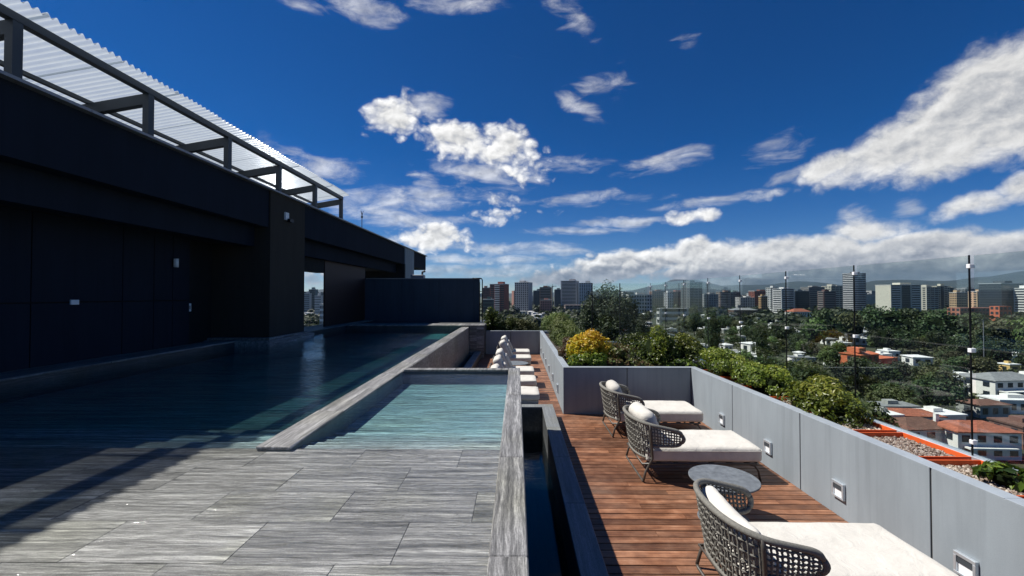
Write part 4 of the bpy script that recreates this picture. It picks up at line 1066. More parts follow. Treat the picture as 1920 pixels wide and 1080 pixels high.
def winbox(m_, c, u, w, z0, z1, nrm, proud):
    """a thin box on a facade: centre line from c along u for width w"""
    a = c; b = c + u * w; n_ = nrm * proud
    vs = [a - nrm * .05, b - nrm * .05, b + n_, a + n_]
    m_.add([(p.x, p.y, z0) for p in vs] + [(p.x, p.y, z1) for p in vs], [(0, 1, 5, 4), (1, 2, 6, 5), (2, 3, 7, 6), (3, 0, 4, 7), (4, 5, 6, 7), (0, 3, 2, 1)])
COLS = {}
def cmat(c):
    if c not in COLS: COLS[c] = mat_plain('facade paint', c, .75, var=.10, scale=.4)
    return COLS[c]
def block(t, x0, x1, y0, y1, z0, z1, name, mat):
    m_ = MB(); m_.box(x0, x1, y0, y1, z0, z1); return m_.build(name, mat, t)
def tower(px0, px1, pyt, D, col, floors, style, label, band=(.55, .54, .50), cols=6, yaw=0.0, depth=.75, cat='tower', roof=True, glass=None, seed=0, pyb=None, group=None):
    w = (px1 - px0) / FPX * D / (math.cos(yaw) + depth * abs(math.sin(yaw)))
    cx = ((px0 + px1) / 2 - 969) / FPX * D; z1 = EYE + (553 - pyt) / FPX * D; d = w * depth; h = z1 - GROUND
    t = empty('apartment_tower' if h > 26 else 'city_building', (cx, D + d / 2, GROUND), yaw, label, cat, group)
    body = cmat(col); gm = glass or M['farglass']
    block(t, -w / 2, w / 2, -d / 2, d / 2, -3, h, 'wall', body)
    fh = h / floors if floors else 3.3
    rr = random.Random(seed + px0)
    faces = [(Vector((-w / 2, -d / 2, 0)), Vector((1, 0, 0)), w, Vector((0, -1, 0))), (Vector((-w / 2, d / 2, 0)), Vector((0, -1, 0)), d, Vector((-1, 0, 0)))]
    wm = MB(); bm_ = MB()
    for c, u, wd, nr in faces:
        front = nr.y < -.5
        for f in range(floors):
            z = f * fh
            if style == 'band':
                winbox(wm, c + u * wd * .08, u, wd * .84, z + fh * .45, z + fh * .92, nr, .12)
                winbox(bm_, c + u * wd * .06, u, wd * .88, z + fh * .02, z + fh * .40, nr, .8)
            elif style == 'grid':
                n = cols if front else max(2, int(cols * depth))
                for k in range(n): winbox(wm, c + u * (wd * (k + .2) / n), u, wd / n * .6, z + fh * .3, z + fh * .85, nr, .1)
            elif style == 'mixed':
                if front:
                    winbox(wm, c + u * wd * .04, u, wd * .26, z + fh * .35, z + fh * .9, nr, .1); winbox(wm, c + u * wd * .70, u, wd * .26, z + fh * .35, z + fh * .9, nr, .1)
                    winbox(wm, c + u * wd * .36, u, wd * .28, z + fh * .40, z + fh * .95, nr, .1); winbox(bm_, c + u * wd * .33, u, wd * .34, z, z + fh * .36, nr, 1.1)
                else:
                    for k in range(3): winbox(wm, c + u * (wd * (k + .25) / 3), u, wd / 6, z + fh * .35, z + fh * .85, nr, .1)
            elif style == 'glass':
                winbox(wm, c + u * wd * .01, u, wd * .98, z + fh * .14, z + fh * .98, nr, .15)
            elif style == 'slit':
                if front: winbox(wm, c + u * wd * .36, u, wd * .28, z + fh * .02, z + fh * .98, nr, .15); winbox(bm_, c + u * wd * .70, u, wd * .26, z + fh * .05, z + fh * .42, nr, .7); winbox(bm_, c + u * wd * .04, u, wd * .26, z + fh * .05, z + fh * .42, nr, .7); winbox(wm, c + u * wd * .04, u, wd * .26, z + fh * .45, z + fh * .95, nr, .1); winbox(wm, c + u * wd * .70, u, wd * .26, z + fh * .45, z + fh * .95, nr, .1)
    if wm.v: wm.build('windows', gm, t, kind='stuff')
    if bm_.v: bm_.build('balconies', cmat(band), t, kind='stuff')
    if style == 'glass' or roof:
        block(t, -w / 2 - .3, w / 2 + .3, -d / 2 - .3, d / 2 + .3, h + .01, h + .9, 'parapet', cmat(band))
    if roof:
        a = rr.uniform(-.3, .0); block(t, w * a, w * (a + .35), -d * .25, d * .25, h + .91, h + 3.8 + rr.random() * 2, 'roof_house', body)
        if rr.random() < .7: block(t, w * .22, w * .34, -d * .2, 0, h + .91, h + 2.6, 'water_tank', cmat((.35, .35, .34)))
        if rr.random() < .5:
            m_ = MB(); m_.tube([(w * .1, 0, h + .9), (w * .1, 0, h + 7)], .18, 4); m_.build('mast', M['steel'], t)
    return t
BR = (.22, .06, .04); CR = (.50, .48, .40); GY = (.13, .135, .145); LG = (.34, .35, .36); DK = (.05, .058, .068); BN = (.22, .14, .09); WH = (.72, .72, .70); BG = (.36, .30, .22)
T = tower
T(918, 954, 533, 820, BR, 17, 'mixed', 'red brick tower with white balcony bands next to the pool end wall', (.62, .60, .58), yaw=-.35)
T(965, 999, 530, 900, LG, 17, 'grid', 'dark grey tower with pale side strip, second from the end wall', cols=7, yaw=-.4, glass=M['farglass'])
T(903, 921, 540, 1050, (.16, .06, .045), 14, 'grid', 'low dark red block half hidden behind the pipe frame', yaw=.2)
T(905, 925, 562, 600, (.05, .09, .085), 7, 'glass', 'dark green glass block at the foot of the pipe frame')
T(1000, 1016, 545, 1300, DK, 14, 'grid', 'small dark block right beside the dark grey tower')
T(1012, 1036, 539, 1000, BN, 15, 'band', 'brown concrete tower under construction with open floors', (.28, .24, .20), yaw=-.2)
T(1014, 1034, 563, 900, (.36, .18, .14), 8, 'grid', 'pinkish low block in front of the brown unfinished tower')
T(1040, 1056, 543, 1400, DK, 16, 'grid', 'narrow dark tower behind the pale twin tower')
T(1052, 1088, 527, 1000, (.40, .40, .40), 22, 'band', 'tall pale grey tower with a reddish top storey, under the crane', (.46, .45, .44), yaw=-.3)
T(1086, 1114, 531, 980, (.44, .46, .46), 20, 'grid', 'tall light grey tower with white frame just right of the pale twin tower', cols=6, yaw=-.2)
T(1178, 1222, 553, 800, (.42, .41, .39), 6, 'grid', 'long low pale block with square windows right of the dark cypress mass', cols=9, depth=.4)
T(1222, 1246, 546, 1200, (.20, .13, .10), 10, 'grid', 'brown block with red roofs left of the dark glass tower')
T(1246, 1262, 549, 1100, (.52, .52, .52), 11, 'grid', 'white narrow block with lit side, left of the dark tower', yaw=.4, cols=3)
T(1256, 1288, 547, 1300, (.28, .10, .06), 12, 'grid', 'orange brick slab behind the white narrow block', cols=8)
T(1282, 1318, 530, 860, (.12, .13, .135), 20, 'mixed', 'dark tall tower with pale left flank standing alone in the middle skyline', (.20, .22, .23), yaw=.35)
T(1318, 1345, 552, 1000, (.30, .30, .30), 10, 'grid', 'low pale grey block right of the lone dark tower')
T(1348, 1368, 548, 1100, (.26, .17, .12), 11, 'band', 'tan striped block in the middle skyline', (.34, .28, .22))
T(1366, 1386, 548, 1150, (.07, .12, .11), 11, 'glass', 'green dark glass block beside the tan striped block')
T(1386, 1412, 558, 1100, (.46, .45, .44), 8, 'grid', 'cluster of low white blocks between two balustrade posts')
T(1402, 1414, 551, 1250, (.68, .67, .66), 10, 'grid', 'tiny bright white block in the middle skyline', cols=3)
T(1412, 1440, 546, 1100, (.20, .065, .045), 10, 'grid', 'dark red block with flat roof left of the white office')
T(1424, 1436, 556, 900, (.36, .22, .10), 8, 'grid', 'ochre narrow block lit on its front', cols=3)
T(1438, 1456, 540, 1050, (.50, .50, .49), 13, 'grid', 'white block with a lift tower on its roof', cols=4, yaw=.3)
T(1456, 1488, 542, 950, (.55, .54, .53), 11, 'band', 'white office block with stacked balconies behind the second post', (.62, .61, .60), yaw=.2)
T(1488, 1514, 546, 980, (.055, .075, .095), 11, 'glass', 'dark blue glass slab with vertical mullions', yaw=-.1)
T(1512, 1542, 539, 1000, (.26, .25, .24), 13, 'band', 'grey brown block with a pale roof frame', (.34, .32, .30))
T(1540, 1562, 547, 900, (.10, .055, .05), 10, 'band', 'dark maroon block with thin floor lines', (.22, .19, .18))
T(1548, 1578, 537, 1050, (.42, .40, .33), 12, 'mixed', 'beige block left of the striped high tower', (.5, .48, .44), yaw=.2)
T(1588, 1621, 513, 900, (.06, .065, .08), 22, 'band', 'high dark tower with white floor lines behind the third post', (.55, .55, .56), yaw=.25)
T(1658, 1722, 535, 760, CR, 14, 'slit', 'cream apartment slab with striped balconies and dark central slit', (.66, .65, .60), yaw=.1, depth=.5)
T(1718, 1756, 539, 820, (.44, .42, .36), 14, 'mixed', 'cream tower stepping down behind the cream apartment slab', (.5, .48, .42), yaw=.3)
T(1748, 1768, 537, 980, (.46, .44, .36), 14, 'slit', 'tall narrow cream tower with a dark slot', (.46, .44, .36), depth=.6)
T(1766, 1784, 540, 1050, (.43, .41, .34), 13, 'slit', 'second narrow cream tower near the last post', (.43, .41, .34), depth=.6)
T(1784, 1802, 549, 900, (.40, .28, .17), 9, 'grid', 'tan block under the last narrow cream tower')
T(1800, 1826, 542, 950, (.10, .11, .12), 12, 'mixed', 'dark block with pale balconies just right of the nearest post', (.40, .40, .40))
T(1822, 1844, 547, 900, (.40, .28, .18), 10, 'grid', 'tan tower with three window columns right of the nearest post', cols=3)
T(1859, 1910, 532, 800, (.035, .045, .055), 13, 'glass', 'wide dark glass office box near the right edge', (.38, .42, .44), yaw=.12)
T(1910, 1935, 541, 780, (.62, .62, .60), 11, 'band', 'white block cut by the right edge of the view', (.6, .6, .58))
T(1790, 1870, 577, 640, (.30, .12, .08), 3, 'grid', 'long low red brown block below the towers on the right', cols=12, roof=False, depth=.3)
T(1862, 1884, 574, 560, (.42, .11, .05), 4, 'grid', 'orange red building catching the sun on the right', cols=3, roof=False)
T(1060, 1180, 572, 820, (.20, .16, .14), 4, 'grid', 'low grey brown row behind the cypress mass', cols=16, roof=False, depth=.2)
T(1236, 1290, 578, 560, (.34, .34, .33), 3, 'band', 'long low white striped pavilion below the brown blocks', (.5, .5, .48), roof=False, depth=.3)
# blocks seen through the opening of the pavilion
T(566, 578, 551, 900, (.30, .32, .34), 10, 'grid', 'grey block seen through the pavilion opening, at its left edge')
T(577, 590, 543, 950, (.10, .16, .18), 13, 'glass', 'dark teal tower seen through the pavilion opening')
T(588, 600, 555, 800, (.5, .5, .5), 8, 'grid', 'pale low block in the middle of the pavilion opening')
T(598, 612, 572, 330, (.66, .66, .66), 8, 'grid', 'near white block at the right edge of the pavilion opening', cols=5)
# far sea of small blocks filling the skyline
rr = random.Random(11)
for k in range(74):
    px = rr.choice([rr.uniform(905, 1660), rr.uniform(905, 1660), rr.uniform(1620, 1960), rr.uniform(560, 612)])
    D = rr.uniform(1250, 2600); wpx = rr.uniform(9, 24); py = rr.uniform(545, 558)
    c = rr.choice([(.20, .19, .18), (.32, .31, .30), (.12, .12, .13), (.24, .12, .09), (.45, .44, .42), (.3, .25, .2), (.08, .1, .12)])
    w = wpx / FPX * D; h = EYE + (553 - py) / FPX * D - GROUND; fl = max(3, int(h / 3.6))
    t = empty('city_building', ((px - 969) / FPX * D, D, GROUND), rr.uniform(-.5, .5), ('brown' if c[0] > 1.4 * c[2] else 'dark' if c[0] < .15 else 'pale' if c[0] > .4 else 'grey') + (' wide' if wpx > 17 else ' narrow') + ' far skyline block ' + whereabouts(px, D), 'building', 'distant blocks of the far skyline')
    block(t, -w / 2, w / 2, -w * .35, w * .35, -3, h, 'wall', cmat(c)); wm = MB()
    for f in range(fl): winbox(wm, Vector((-w / 2 + w * .06, -w * .35, 0)), Vector((1, 0, 0)), w * .88, h / fl * (f + .4), h / fl * (f + .85), Vector((0, -1, 0)), .3)
    wm.build('windows', M['farglass'], t, kind='stuff')
    if k % 3 == 0: block(t, -w * .15, w * .12, -w * .1, w * .1, h + .01, h + 3.5, 'roof_house', cmat(c))
# crane over the skyline
t = empty('tower_crane', (AT(1036, 1150)[0], 1150, GROUND), .5, 'thin tower crane above the unfinished brown tower', 'crane')
zt = EYE + 16 / FPX * 1150 - GROUND
for nm, c in (('mast', (-.8, .8, -.8, .8, 0, zt)), ('jib', (-30, 12, -.6, .6, zt, zt + 1.3)), ('cab', (-1.2, 1.2, -2, -.81, zt - 2.4, zt - .1)), ('apex', (-.4, .4, -.4, .4, zt + 1.31, zt + 6))):
    block(t, *c, nm, M['steel'])

# --- houses in the valley
roof_tile = mat_plain('clay roof tiles', (.36, .115, .062), .8, var=.3, scale=1.2)
def tile_rows(m):
    t = NT(m.node_tree); b_ = t.n['Principled BSDF']; tc = t.node('ShaderNodeTexCoord')
    w = t.node('ShaderNodeTexWave', wave_type='BANDS', bands_direction='X', ins={'Vector': tc.outputs['Object'], 'Scale': 0.9, 'Distortion': 0.4, 'Detail': 2.0})
    old = b_.inputs['Base Color'].links[0].from_socket
    n = t.noise(tc.outputs['Object'], 2.5, 4, .6)
    k = t.vmath('SCALE', old); t.l.new(t.math('MULTIPLY', t.maprange(w.outputs['Fac'], 0, 1, .62, 1.12), t.maprange(n, .3, .7, .75, 1.2)), k.node.inputs['Scale']); t.l.new(k, b_.inputs['Base Color'])
    bump(t, b_, w.outputs['Fac'], .8, .08)
tile_rows(roof_tile)
roof_dark = mat_plain('dull brown roof tiles', (.17, .085, .06), .85, var=.3, scale=1.2)
tile_rows(roof_dark)
roof_grey = mat_plain('grey sheet roof', (.22, .23, .23), .6, var=.25, scale=.8)
roof_white = mat_plain('white flat roof', (.74, .74, .72), .7, var=.08, scale=.8)
wall_white = mat_plain('white house wall', (.70, .69, .65), .8, var=.08, scale=.8)
wall_grey = mat_plain('grey house wall', (.30, .31, .29), .8, var=.15, scale=.8)
wall_orange = mat_plain('orange house wall', (.52, .14, .06), .8, var=.12, scale=.8)
def house(px, py, w, d, h, label, wall=None, roof=None, pitch=2.0, yaw=0.0, hip=True, nwin=4, storeys=1, name='house', group=None, ground=None, nm=None):
    """a house whose eaves centre is seen at bearing (px, py); stands on the valley floor"""
    wall = wall or wall_white; gz = GROUND if ground is None else ground
    D = (EYE - (gz + h)) * FPX / (py - 553); x = (px - 969) / FPX * D
    t = empty(name, (x, D, gz), yaw, label, 'house', group)
    if py > 685 and nm is None: nm = 42
    HOUSES.append((x, D, w / 2 + 1, (h * .35 + 9) * D / 40 * .55 if nm is None else nm, d + 2))
    block(t, -w / 2, w / 2, -d / 2, d / 2, -6, h, 'wall', wall)
    e = .5
    if pitch > 0:
        m_ = MB(); rx = w / 2 + e; ry = d / 2 + e; r0 = max(0.1, rx - ry) if hip else rx
        vs = [(-rx, -ry, h), (rx, -ry, h), (rx, ry, h), (-rx, ry, h), (-r0, 0, h + pitch), (r0, 0, h + pitch), (-rx, -ry, h + .25), (rx, -ry, h + .25), (rx, ry, h + .25), (-rx, ry, h + .25)]
        vs = [(a, b, c + .02) for a, b, c in vs]
        m_.add(vs, [(3, 2, 1, 0), (0, 1, 7, 6), (1, 2, 8, 7), (2, 3, 9, 8), (3, 0, 6, 9), (6, 7, 5, 4), (8, 9, 4, 5), (7, 8, 5), (9, 6, 4)]); ro = m_.build('roof', roof or roof_tile, t)
        n = max(3, int(w / 2.2)); m2 = MB()
    else:
        block(t, -w / 2 - .3, w / 2 + .3, -d / 2 - .3, d / 2 + .3, h + .01, h + .5, 'roof', roof or roof_white)
        block(t, -w * .2, w * .1, -d * .1, d * .3, h + .51, h + 1.6, 'roof_house', wall)
    fh = h / storeys
    for s_ in range(storeys):
        for k in range(nwin):
            x0 = -w / 2 + w * (k + .25) / nwin; m_ = MB(); m_.box(x0, x0 + w / nwin * .5, -d / 2 - .1, -d / 2 + .02, s_ * fh + fh * .3, s_ * fh + fh * .8)
            f_ = m_.build('window', M['farglass'], t)
        for k in range(max(1, nwin // 2)):
            y0 = -d / 2 + d * (k + .3) / max(1, nwin // 2); m_ = MB(); m_.box(-w / 2 - .1, -w / 2 + .02, y0, y0 + d / max(1, nwin // 2) * .35, s_ * fh + fh * .3, s_ * fh + fh * .8); m_.build('window', M['farglass'], t)
    return t, D, x
def extra(t, name, mat, *boxes):
    for b in boxes: block(t, *b, name, mat)
# the orange house
t, D, x = house(1604, 662, 14, 10, 9, 'orange terracotta house with a gabled tower among the trees', wall_orange, wall_orange, 1.2, .35, False, 3, 2)
extra(t, 'wing', wall_orange, (7.01, 26, -3, 6, -6, 6.2)); extra(t, 'tower', wall_orange, (-6.5, -1.5, -4, 2, 10.3, 12.6)); extra(t, 'terrace_wall', wall_orange, (-2, 24, -8, -7.6, 0, 3.4))
house(1590, 667, 12, 6, 4, 'long white outbuilding tucked beside the orange house', None, roof_white, 0, 0, nwin=3)[0]
# big white villa on the right with hipped grey roof and a retaining wall
t, D, x = house(1862, 706, 22, 12, 7.0, 'large white villa with grey hipped roof above a stone retaining wall', None, roof_grey, 2.4, .12, True, 5, 2)
extra(t, 'porch_column', wall_white, *[(-9 + 4 * k, -8.5 + 4 * k, -9, -8.5, 0, 3.2) for k in range(5)]); extra(t, 'porch_roof', wall_white, (-10, 10, -9.2, -6.1, 3.21, 3.6))
t, D, x = house(1795, 704, 16, 9, 6.0, 'white villa with arched upper windows beside the grey-roofed villa', None, roof_white, 0, .05, nwin=5, storeys=2)
extra(t, 'parapet', wall_white, (-8.6, 8.6, -6.4, -5.9, 3.0, 3.9)); extra(t, 'chimney', wall_white, (-5, -4.2, 0, .8, 6.5, 8.6), (3, 3.8, 0, .8, 6.5, 8.2))
house(1757, 700, 5, 6, 6.5, 'narrow white house front left of the arched villa', None, roof_white, 0, .2, nwin=2, storeys=2)
house(1915, 702, 9, 8, 5, 'white villa corner at the right edge of the view', None, roof_white, 0, .1, nwin=2, storeys=1)
ret = empty('retaining_wall', (AT(1882, 150)[0], 150, GROUND), .06, label='grey stone retaining wall below the large white villa', cat='retaining wall')
M['stonewall'] = mat_plain('grey stone wall', (.17, .165, .15), .9, var=.3, scale=1.2, bmp=.5)
DR = 185.0; ret.location = (AT(1882, DR)[0], DR, GROUND)
block(ret, -16, 18, -.5, .5, -2, 6.2 - 4.0, 'wall', M['stonewall']); HOUSES.append((ret.location.x, DR, 16, 10, 4))
block(ret, -16.2, 18.2, -.7, .7, 2.21, 2.6, 'coping', wall_grey)
# lower houses
t, D, x = house(1806, 797, 14.5, 9, 6.5, 'white house with bright orange clay roof just beyond the glass', None, roof_tile, 1.8, -.05, True, 4, 2)
extra(t, 'balcony', wall_white, (-6, 5, -6.2, -4.52, 2.9, 3.3)); extra(t, 'chimney', wall_white, (-6.6, -5.8, 2, 2.8, 6.6, 9.2))
t, D, x = house(1700, 792, 13, 9, 6.0, 'house with dull brown hipped roof left of the bright orange roof', None, roof_dark, 2.0, .1, True, 3, 2)
t, D, x = house(1693, 771, 12, 8, 6.2, 'white house with faded red roof behind the brown hipped roof', None, roof_tile, 1.2, -.1, True, 3, 2)
t, D, x = house(1648, 772, 5, 6, 6.5, 'small grey white box house beside the faded red roof', wall_grey, roof_white, 0, .1, nwin=2, storeys=2)
t, D, x = house(1665, 757, 11, 6, 5.0, 'grey flat roofed shed behind the small box house', wall_grey, roof_grey, 0, .0, nwin=3)
t, D, x = house(1745, 771, 10, 7, 5.0, 'white low house with railings between the two red roofs', None, roof_white, 0, .1, nwin=3)
t, D, x = house(1890, 745, 17, 7, 4.2, 'long white modern house with flat roof below the retaining wall', None, roof_white, 0, -.08, nwin=6)
t, D, x = house(1828, 752, 11, 7, 4, 'low house with dull red brown roof beside the retaining wall', wall_grey, roof_dark, 1.3, .1, nwin=3)
t, D, x = house(1910, 790, 12, 8, 5.5, 'maroon and white house at the right edge below the long modern house', cmat((.16, .08, .06)), roof_dark, 0, 0, nwin=4, storeys=2)
# modern round-fronted block at the lower right
D = 118.0; x = AT(1905, D)[0]
t = empty('apartment_block', (x, D, GROUND), 0, 'brown apartment block with curved white balcony bands at the lower right edge', 'apartment block')
HOUSES.append((x, D, 14, 12, 12)); hh_ = EYE - (803 - 553) / FPX * D - GROUND
def arc_slab(r0, r1, z0, z1, a0=190, a1=330, n=18):
    m_ = MB(); vs = []; fs = []
    for k in range(n + 1):
        a = R(a0 + (a1 - a0) * k / n)
        for r_ in (r0, r1):
            for z in (z0, z1): vs.append((r_ * math.cos(a), r_ * math.sin(a), z))
    for k in range(n):
        b = 4 * k; fs += [(b, b + 1, b + 5, b + 4), (b + 2, b + 6, b + 7, b + 3), (b + 1, b + 3, b + 7, b + 5), (b, b + 4, b + 6, b + 2)]
    fs += [(0, 2, 3, 1), (4 * n, 4 * n + 1, 4 * n + 3, 4 * n + 2)]; m_.add(vs, fs); return m_
arc_slab(.1, 7.4, -3, hh_).build('wall', cmat((.15, .09, .07)), t)
for k in range(5):
    z = hh_ - .4 - k * 2.9
    arc_slab(7.41, 8.6, z, z + .45).build('balcony_band', wall_white, t)
    for j in range(10):
        a = R(195 + 14 * j); m_ = MB(); p1 = (7.45 * math.cos(a), 7.45 * math.sin(a)); p2 = (7.45 * math.cos(a + .15), 7.45 * math.sin(a + .15))
        m_.add([(p1[0], p1[1], z - 2.2), (p2[0], p2[1], z - 2.2), (p2[0], p2[1], z - .3), (p1[0], p1[1], z - .3), (p1[0] * .99, p1[1] * .99, z - 2.2), (p2[0] * .99, p2[1] * .99, z - 2.2), (p2[0] * .99, p2[1] * .99, z - .3), (p1[0] * .99, p1[1] * .99, z - .3)], [(0, 1, 2, 3), (0, 3, 7, 4), (1, 5, 6, 2), (3, 2, 6, 7)]); m_.build('window', M['farglass'], t)
block(t, -7, 7, 0.3, 9, -3, hh_ - .3, 'rear_wing', cmat((.22, .21, .19)))
for k in range(6): block(t, -6 + 2 * k, -5.3 + 2 * k, 1 + (k % 3) * 1.5, 2 + (k % 3) * 1.5, hh_ - .29, hh_ + .6, 'roof_unit', roof_grey)
# red-roofed school-like house under the skyline, greyish gabled hall, scattered white roofs
t, D, x = house(1492, 584, 32, 18, 13, 'large white house with long red tiled roof below the skyline', None, roof_tile, 5, .15, True, 8, 2, nm=60)
t, D, x = house(1390, 581, 44, 22, 12, 'low wide hall with pale grey hipped roof and brown walls', cmat((.12, .07, .05)), roof_grey, 4, 0, True, 9, 1, nm=50)
house(1405, 609, 18, 8, 4, 'long white roof beside the grey hall', None, roof_white, 0, .1)
house(1488, 622, 26, 8, 4, 'long bright white roof in the trees below the red roofed house', None, roof_white, 0, .05)
house(1470, 636, 16, 7, 4, 'narrow cream roof slanting through the trees', None, roof_white, 1.0, -.2)
house(1500, 615, 13, 6, 4, 'two short white roofs above the long bright roof', None, roof_white, 0, .1)
house(1493, 660, 4, 4, 5, 'tiny white gable among the dark trees', None, roof_white, 1, .3, nwin=1)
house(1368, 617, 18, 7, 4, 'pale grey flat roof behind the hedge shrubs', wall_grey, roof_white, 0, -.05)
house(1358, 646, 6, 6, 5.5, 'small white house with blue grey gable above the hedge', None, roof_white, 1.4, .2, nwin=2)
house(1300, 640, 7, 5, 5, 'small grey gabled house left of the blue grey gable', wall_grey, roof_grey, 1.4, -.2, nwin=2)
house(1318, 648, 9, 6, 4, 'short white roof between the two small gables', None, roof_white, 0, 0, nwin=2)
house(1375, 660, 16, 6, 3.5, 'thin white roof line right above the hedge', None, roof_white, 0, 0)
house(1170, 633, 14, 8, 5, 'white flat roofed house seen past the yellow croton', None, roof_white, 0, .1)
house(1195, 640, 9, 6, 5, 'white house with grey front between croton and round bush', wall_grey, roof_white, 0, -.1)
house(1140, 645, 10, 6, 4, 'white shed roof just behind the croton', None, roof_white, 0, .1)
house(1605, 615, 12, 9, 7, 'white house with dark balconies behind the third post', None, roof_white, 0, .15, nwin=3, storeys=2)
house(1612, 624, 14, 5, 4, 'low white annex under the white balconied house', None, roof_white, 0, .1)
house(1780, 626, 7, 6, 6, 'tiny white house left of the nearest post', None, roof_white, 0, .1, nwin=1)
house(1792, 650, 10, 6, 5, 'pale van-like white shed beside the nearest post', None, roof_white, .8, .1, nwin=1)
house(1860, 665, 18, 6, 4, 'low white roof above the big villas', None, roof_white, 0, .05)
house(1905, 648, 12, 8, 5, 'grey roofed house at the right edge above the villas', wall_grey, roof_grey, 1.5, .1)
house(1878, 681, 5, 5, 5, 'small yellow ochre house above the grey roofed villa', cmat((.55, .38, .14)), roof_white, 0, 0, nwin=1)
house(1555, 671, 8, 4, 4, 'small white wall left of the orange house', None, roof_white, 0, 0, nwin=1)
rr = random.Random(21)
for k in range(165):
    px = rr.uniform(930, 1060) if k < 24 else rr.uniform(1060, 1920); py = rr.uniform(574, 606) if k < 24 else 575 + 95 * rr.random() ** 1.9
    w = rr.uniform(8, 16) if k < 24 else rr.uniform(6, 11)
    house(px, py, w, rr.uniform(6, 10), rr.uniform(4, 7), ('small pale house past the deck end ' if k < 24 else 'small valley house ') + whereabouts(px, max(90, 38 * FPX / (py - 553))), None,
          rr.choice([roof_white, roof_white, roof_white, roof_grey]), rr.choice([0, 0, 1.2]), rr.uniform(-.4, .4), True, 2, 1, group='white roofs beyond the deck end' if k < 24 else 'scattered white roofs in the valley', nm=30)
for k in range(5):
    house(rr.uniform(566, 606), rr.uniform(582, 592), 20, 9, 5, 'white warehouse roof seen through the pavilion opening', None, roof_white, 0, .1, True, 2, 1, group='white roofs in the pavilion opening', nm=60)
# thin lamp poles
for px, py0, D in ((1832, 600, 210), (1208, 545, 420)):
    x = AT(px, D)[0]; zt = EYE - (py0 - 553) / FPX * D - GROUND
    t = empty('lamp_pole', (x, D, GROUND), 0, 'tall thin grey pole rising from the trees right of the nearest post' if px > 1500 else 'distant thin pole above the low pale block', 'pole')
    m_ = MB(); m_.tube([(0, 0, 0), (0, 0, zt)], .16, 5); m_.build('shaft', M['flash'], t); block(t, -.6, .6, -.3, .3, zt + .01, zt + .35, 'lamp', M['steel'])

# --- named trees
def tree(x, y, v, s, label, group=None, rz=0.0, sz=1.0, name='broadleaf_tree'):
    t = empty(name, (x, y, GROUND), rz, label, 'tree', group); t.scale = (s, s, s * sz)
    inst('crown', TV[v][0], t); inst('trunk', TV[v][1], t); return t
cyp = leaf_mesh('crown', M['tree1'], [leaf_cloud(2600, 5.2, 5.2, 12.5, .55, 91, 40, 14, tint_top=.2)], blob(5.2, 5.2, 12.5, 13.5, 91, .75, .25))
cyt = trunk_mesh(14, .6)
def conifer(px, pyt, D, sx, label):
    x = AT(px, D)[0]; zt = EYE - (pyt - 553) / FPX * D - GROUND; s = zt / 26.5
    t = empty('conifer_tree', (x, D, GROUND), px, label, 'tree'); t.scale = (sx * s, sx * s, s); inst('crown', cyp, t); inst('trunk', cyt, t)
for px, py, D, sx, lb in ((1140, 533, 300, 1.0, 'tallest dark conifer in front of the light grey tower'), (1122, 546, 285, 1.1, 'dark conifer on the left side of the tall conifer mass'), (1160, 545, 310, 1.1, 'dark conifer just right of the tallest one'),
                      (1180, 556, 290, 1.1, 'lower dark conifer at the right end of the conifer mass'), (1105, 562, 270, 1.0, 'lowest dark conifer at the left end of the conifer mass'), (1150, 560, 260, 1.3, 'broad dark conifer in front of the conifer mass'),
                      (1335, 580, 260, .75, 'slim dark cypress near the thin balustrade post'), (1424, 600, 230, .7, 'slim dark cypress below the white office block'), (1300, 572, 420, .9, 'dark tree at the foot of the lone dark tower'),
                      (1202, 590, 230, .8, 'small dark conifer right of the conifer mass'), (1752, 692, 170, .4, 'small cypress in front of the narrow white house')):
    conifer(px, py, D, sx, lb)
for px, pyt, D, v, s, lb in ((1540, 578, 330, 0, 2.0, 'large dark round tree right of the red roofed house'), (1520, 592, 300, 4, 1.6, 'olive tree in front of the red roofed house'), (1640, 572, 360, 3, 2.3, 'wide dark tree below the high striped tower'),
                             (1700, 576, 350, 0, 2.2, 'big dark tree below the cream apartment slab'), (1750, 578, 330, 1, 2.2, 'tall dark tree left of the nearest post'), (1810, 584, 320, 3, 2.2, 'broad dark tree behind the nearest post'),
                             (1585, 584, 340, 2, 1.9, 'lighter green tree behind the third post'), (1860, 596, 300, 2, 2.0, 'olive tree below the orange red building'), (1900, 592, 290, 4, 2.0, 'olive tree by the right edge under the glass office box'),
                             (1460, 590, 330, 5, 1.7, 'dark tree between grey hall and red roofed house')):
    x = AT(px, D)[0]; top = EYE - (pyt - 553) / FPX * D - GROUND; v_ = TV[v]
    t = tree(x, D, v, s, lb, rz=px * .3); zmax = max(c.co.z for c in v_[0].vertices); t.scale = (s, s, top / zmax)
    HOUSES.append((x, D, v_[2] * s * .5, 2, 2))
rr = random.Random(5); cnt = 0; tries = 0; placed = []
lbl = ['dark leafy', 'rounded dark', 'olive green', 'wide dark', 'small fresh green', 'tall dark', 'bare greyish']
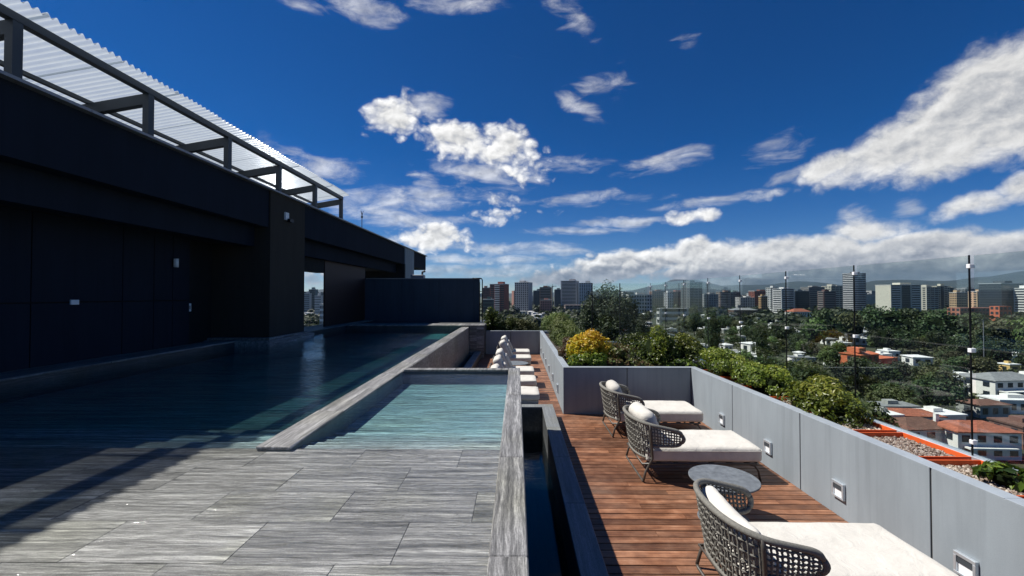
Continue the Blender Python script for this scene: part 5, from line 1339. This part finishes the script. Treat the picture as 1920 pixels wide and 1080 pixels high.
while cnt < 285 and tries < 20000:
    tries += 1
    D = 95 + 430 * rr.random() ** 1.25; px = rr.uniform(1000, 1960) if D > 150 else rr.uniform(1300, 1980)
    if rr.random() < .03: px = rr.uniform(560, 615)
    if px > 1615 and D < 124: continue            # the gardens in front of the nearest houses are open
    x = AT(px, D)[0]
    v = rr.choices(range(7), [5, 4, 3, 5, 3, 4, 1.2])[0]; s = rr.uniform(.75, 1.3); r_ = TV[v][2] * s
    if not clear(x, D, r_): continue
    if any((x - a) ** 2 + (D - b) ** 2 < (.62 * (r_ + c)) ** 2 for a, b, c in placed): continue
    placed.append((x, D, r_)); tree(x, D, v, s, ('large ' if s > 1.12 and v < 3 else '') + lbl[v] + ' valley tree ' + whereabouts(px, D), 'trees of the wooded valley', rr.uniform(0, 6.28), rr.uniform(.85, 1.2)); cnt += 1
# the woods beyond them, as one mass
def add_far(m_, ti, x, y, r_, h, seed, n=46):
    vs, fs, t_ = leaf_cloud(n, r_, r_, h * .5, r_ * .30, seed, 9, h * .5, tint_top=.4, aspect=.8); m_.add([v + Vector((x, y, GROUND)) for v in vs], fs); ti += t_
    vs, fs = blob(r_, r_, h * .5, h * .45, seed, .86, .3); m_.add([v + Vector((x, y, GROUND)) for v in vs], fs); ti += [rnd.random() * .5] * len(fs)
m_ = MB(); ti = []
for k in range(900):
    D = 470 + 1500 * rr.random() ** 1.3; px = rr.uniform(900, 1980) if rr.random() < .95 else rr.uniform(555, 615); x = AT(px, D)[0]; r_ = rr.uniform(6, 12)
    if not clear(x, D, r_): continue
    add_far(m_, ti, x, D, r_, rr.uniform(9, 17), k, 40)
me = m_.mesh('distant_woods', M['tree1']); set_tint(me, ti); inst('distant_woods', me, kind='stuff')
# undergrowth between the nearer trees
m_ = MB(); ti = []
for k in range(700):
    D = 90 + 400 * rr.random() ** 1.1; px = rr.uniform(1000, 1980); x = AT(px, D)[0]; r_ = rr.uniform(2.5, 5)
    if not clear(x, D, r_): continue
    vs, fs, t_ = leaf_cloud(44, r_, r_, r_ * .6, .8, k, 8, r_ * .4, tint_top=.3, aspect=.8); m_.add([v + Vector((x, D, GROUND)) for v in vs], fs); ti += t_
me = m_.mesh('undergrowth', M['tree2']); set_tint(me, ti); inst('undergrowth', me, kind='stuff')

# --- the air over the valley
mh = bpy.data.materials.new('valley haze'); mh.use_nodes = True; th = NT(mh.node_tree); th.n.clear()
pv = th.node('ShaderNodeVolumePrincipled', ins={'Color': (0.50, 0.74, 1.0, 1), 'Density': 2.1e-5, 'Anisotropy': 0.2})
oh = th.node('ShaderNodeOutputMaterial'); th.l.new(pv.outputs[0], oh.inputs[1])
mb = MB(); mb.box(-15500, 15500, -15500, 15500, GROUND - 12, 680); mb.build('haze', mh, kind='stuff')
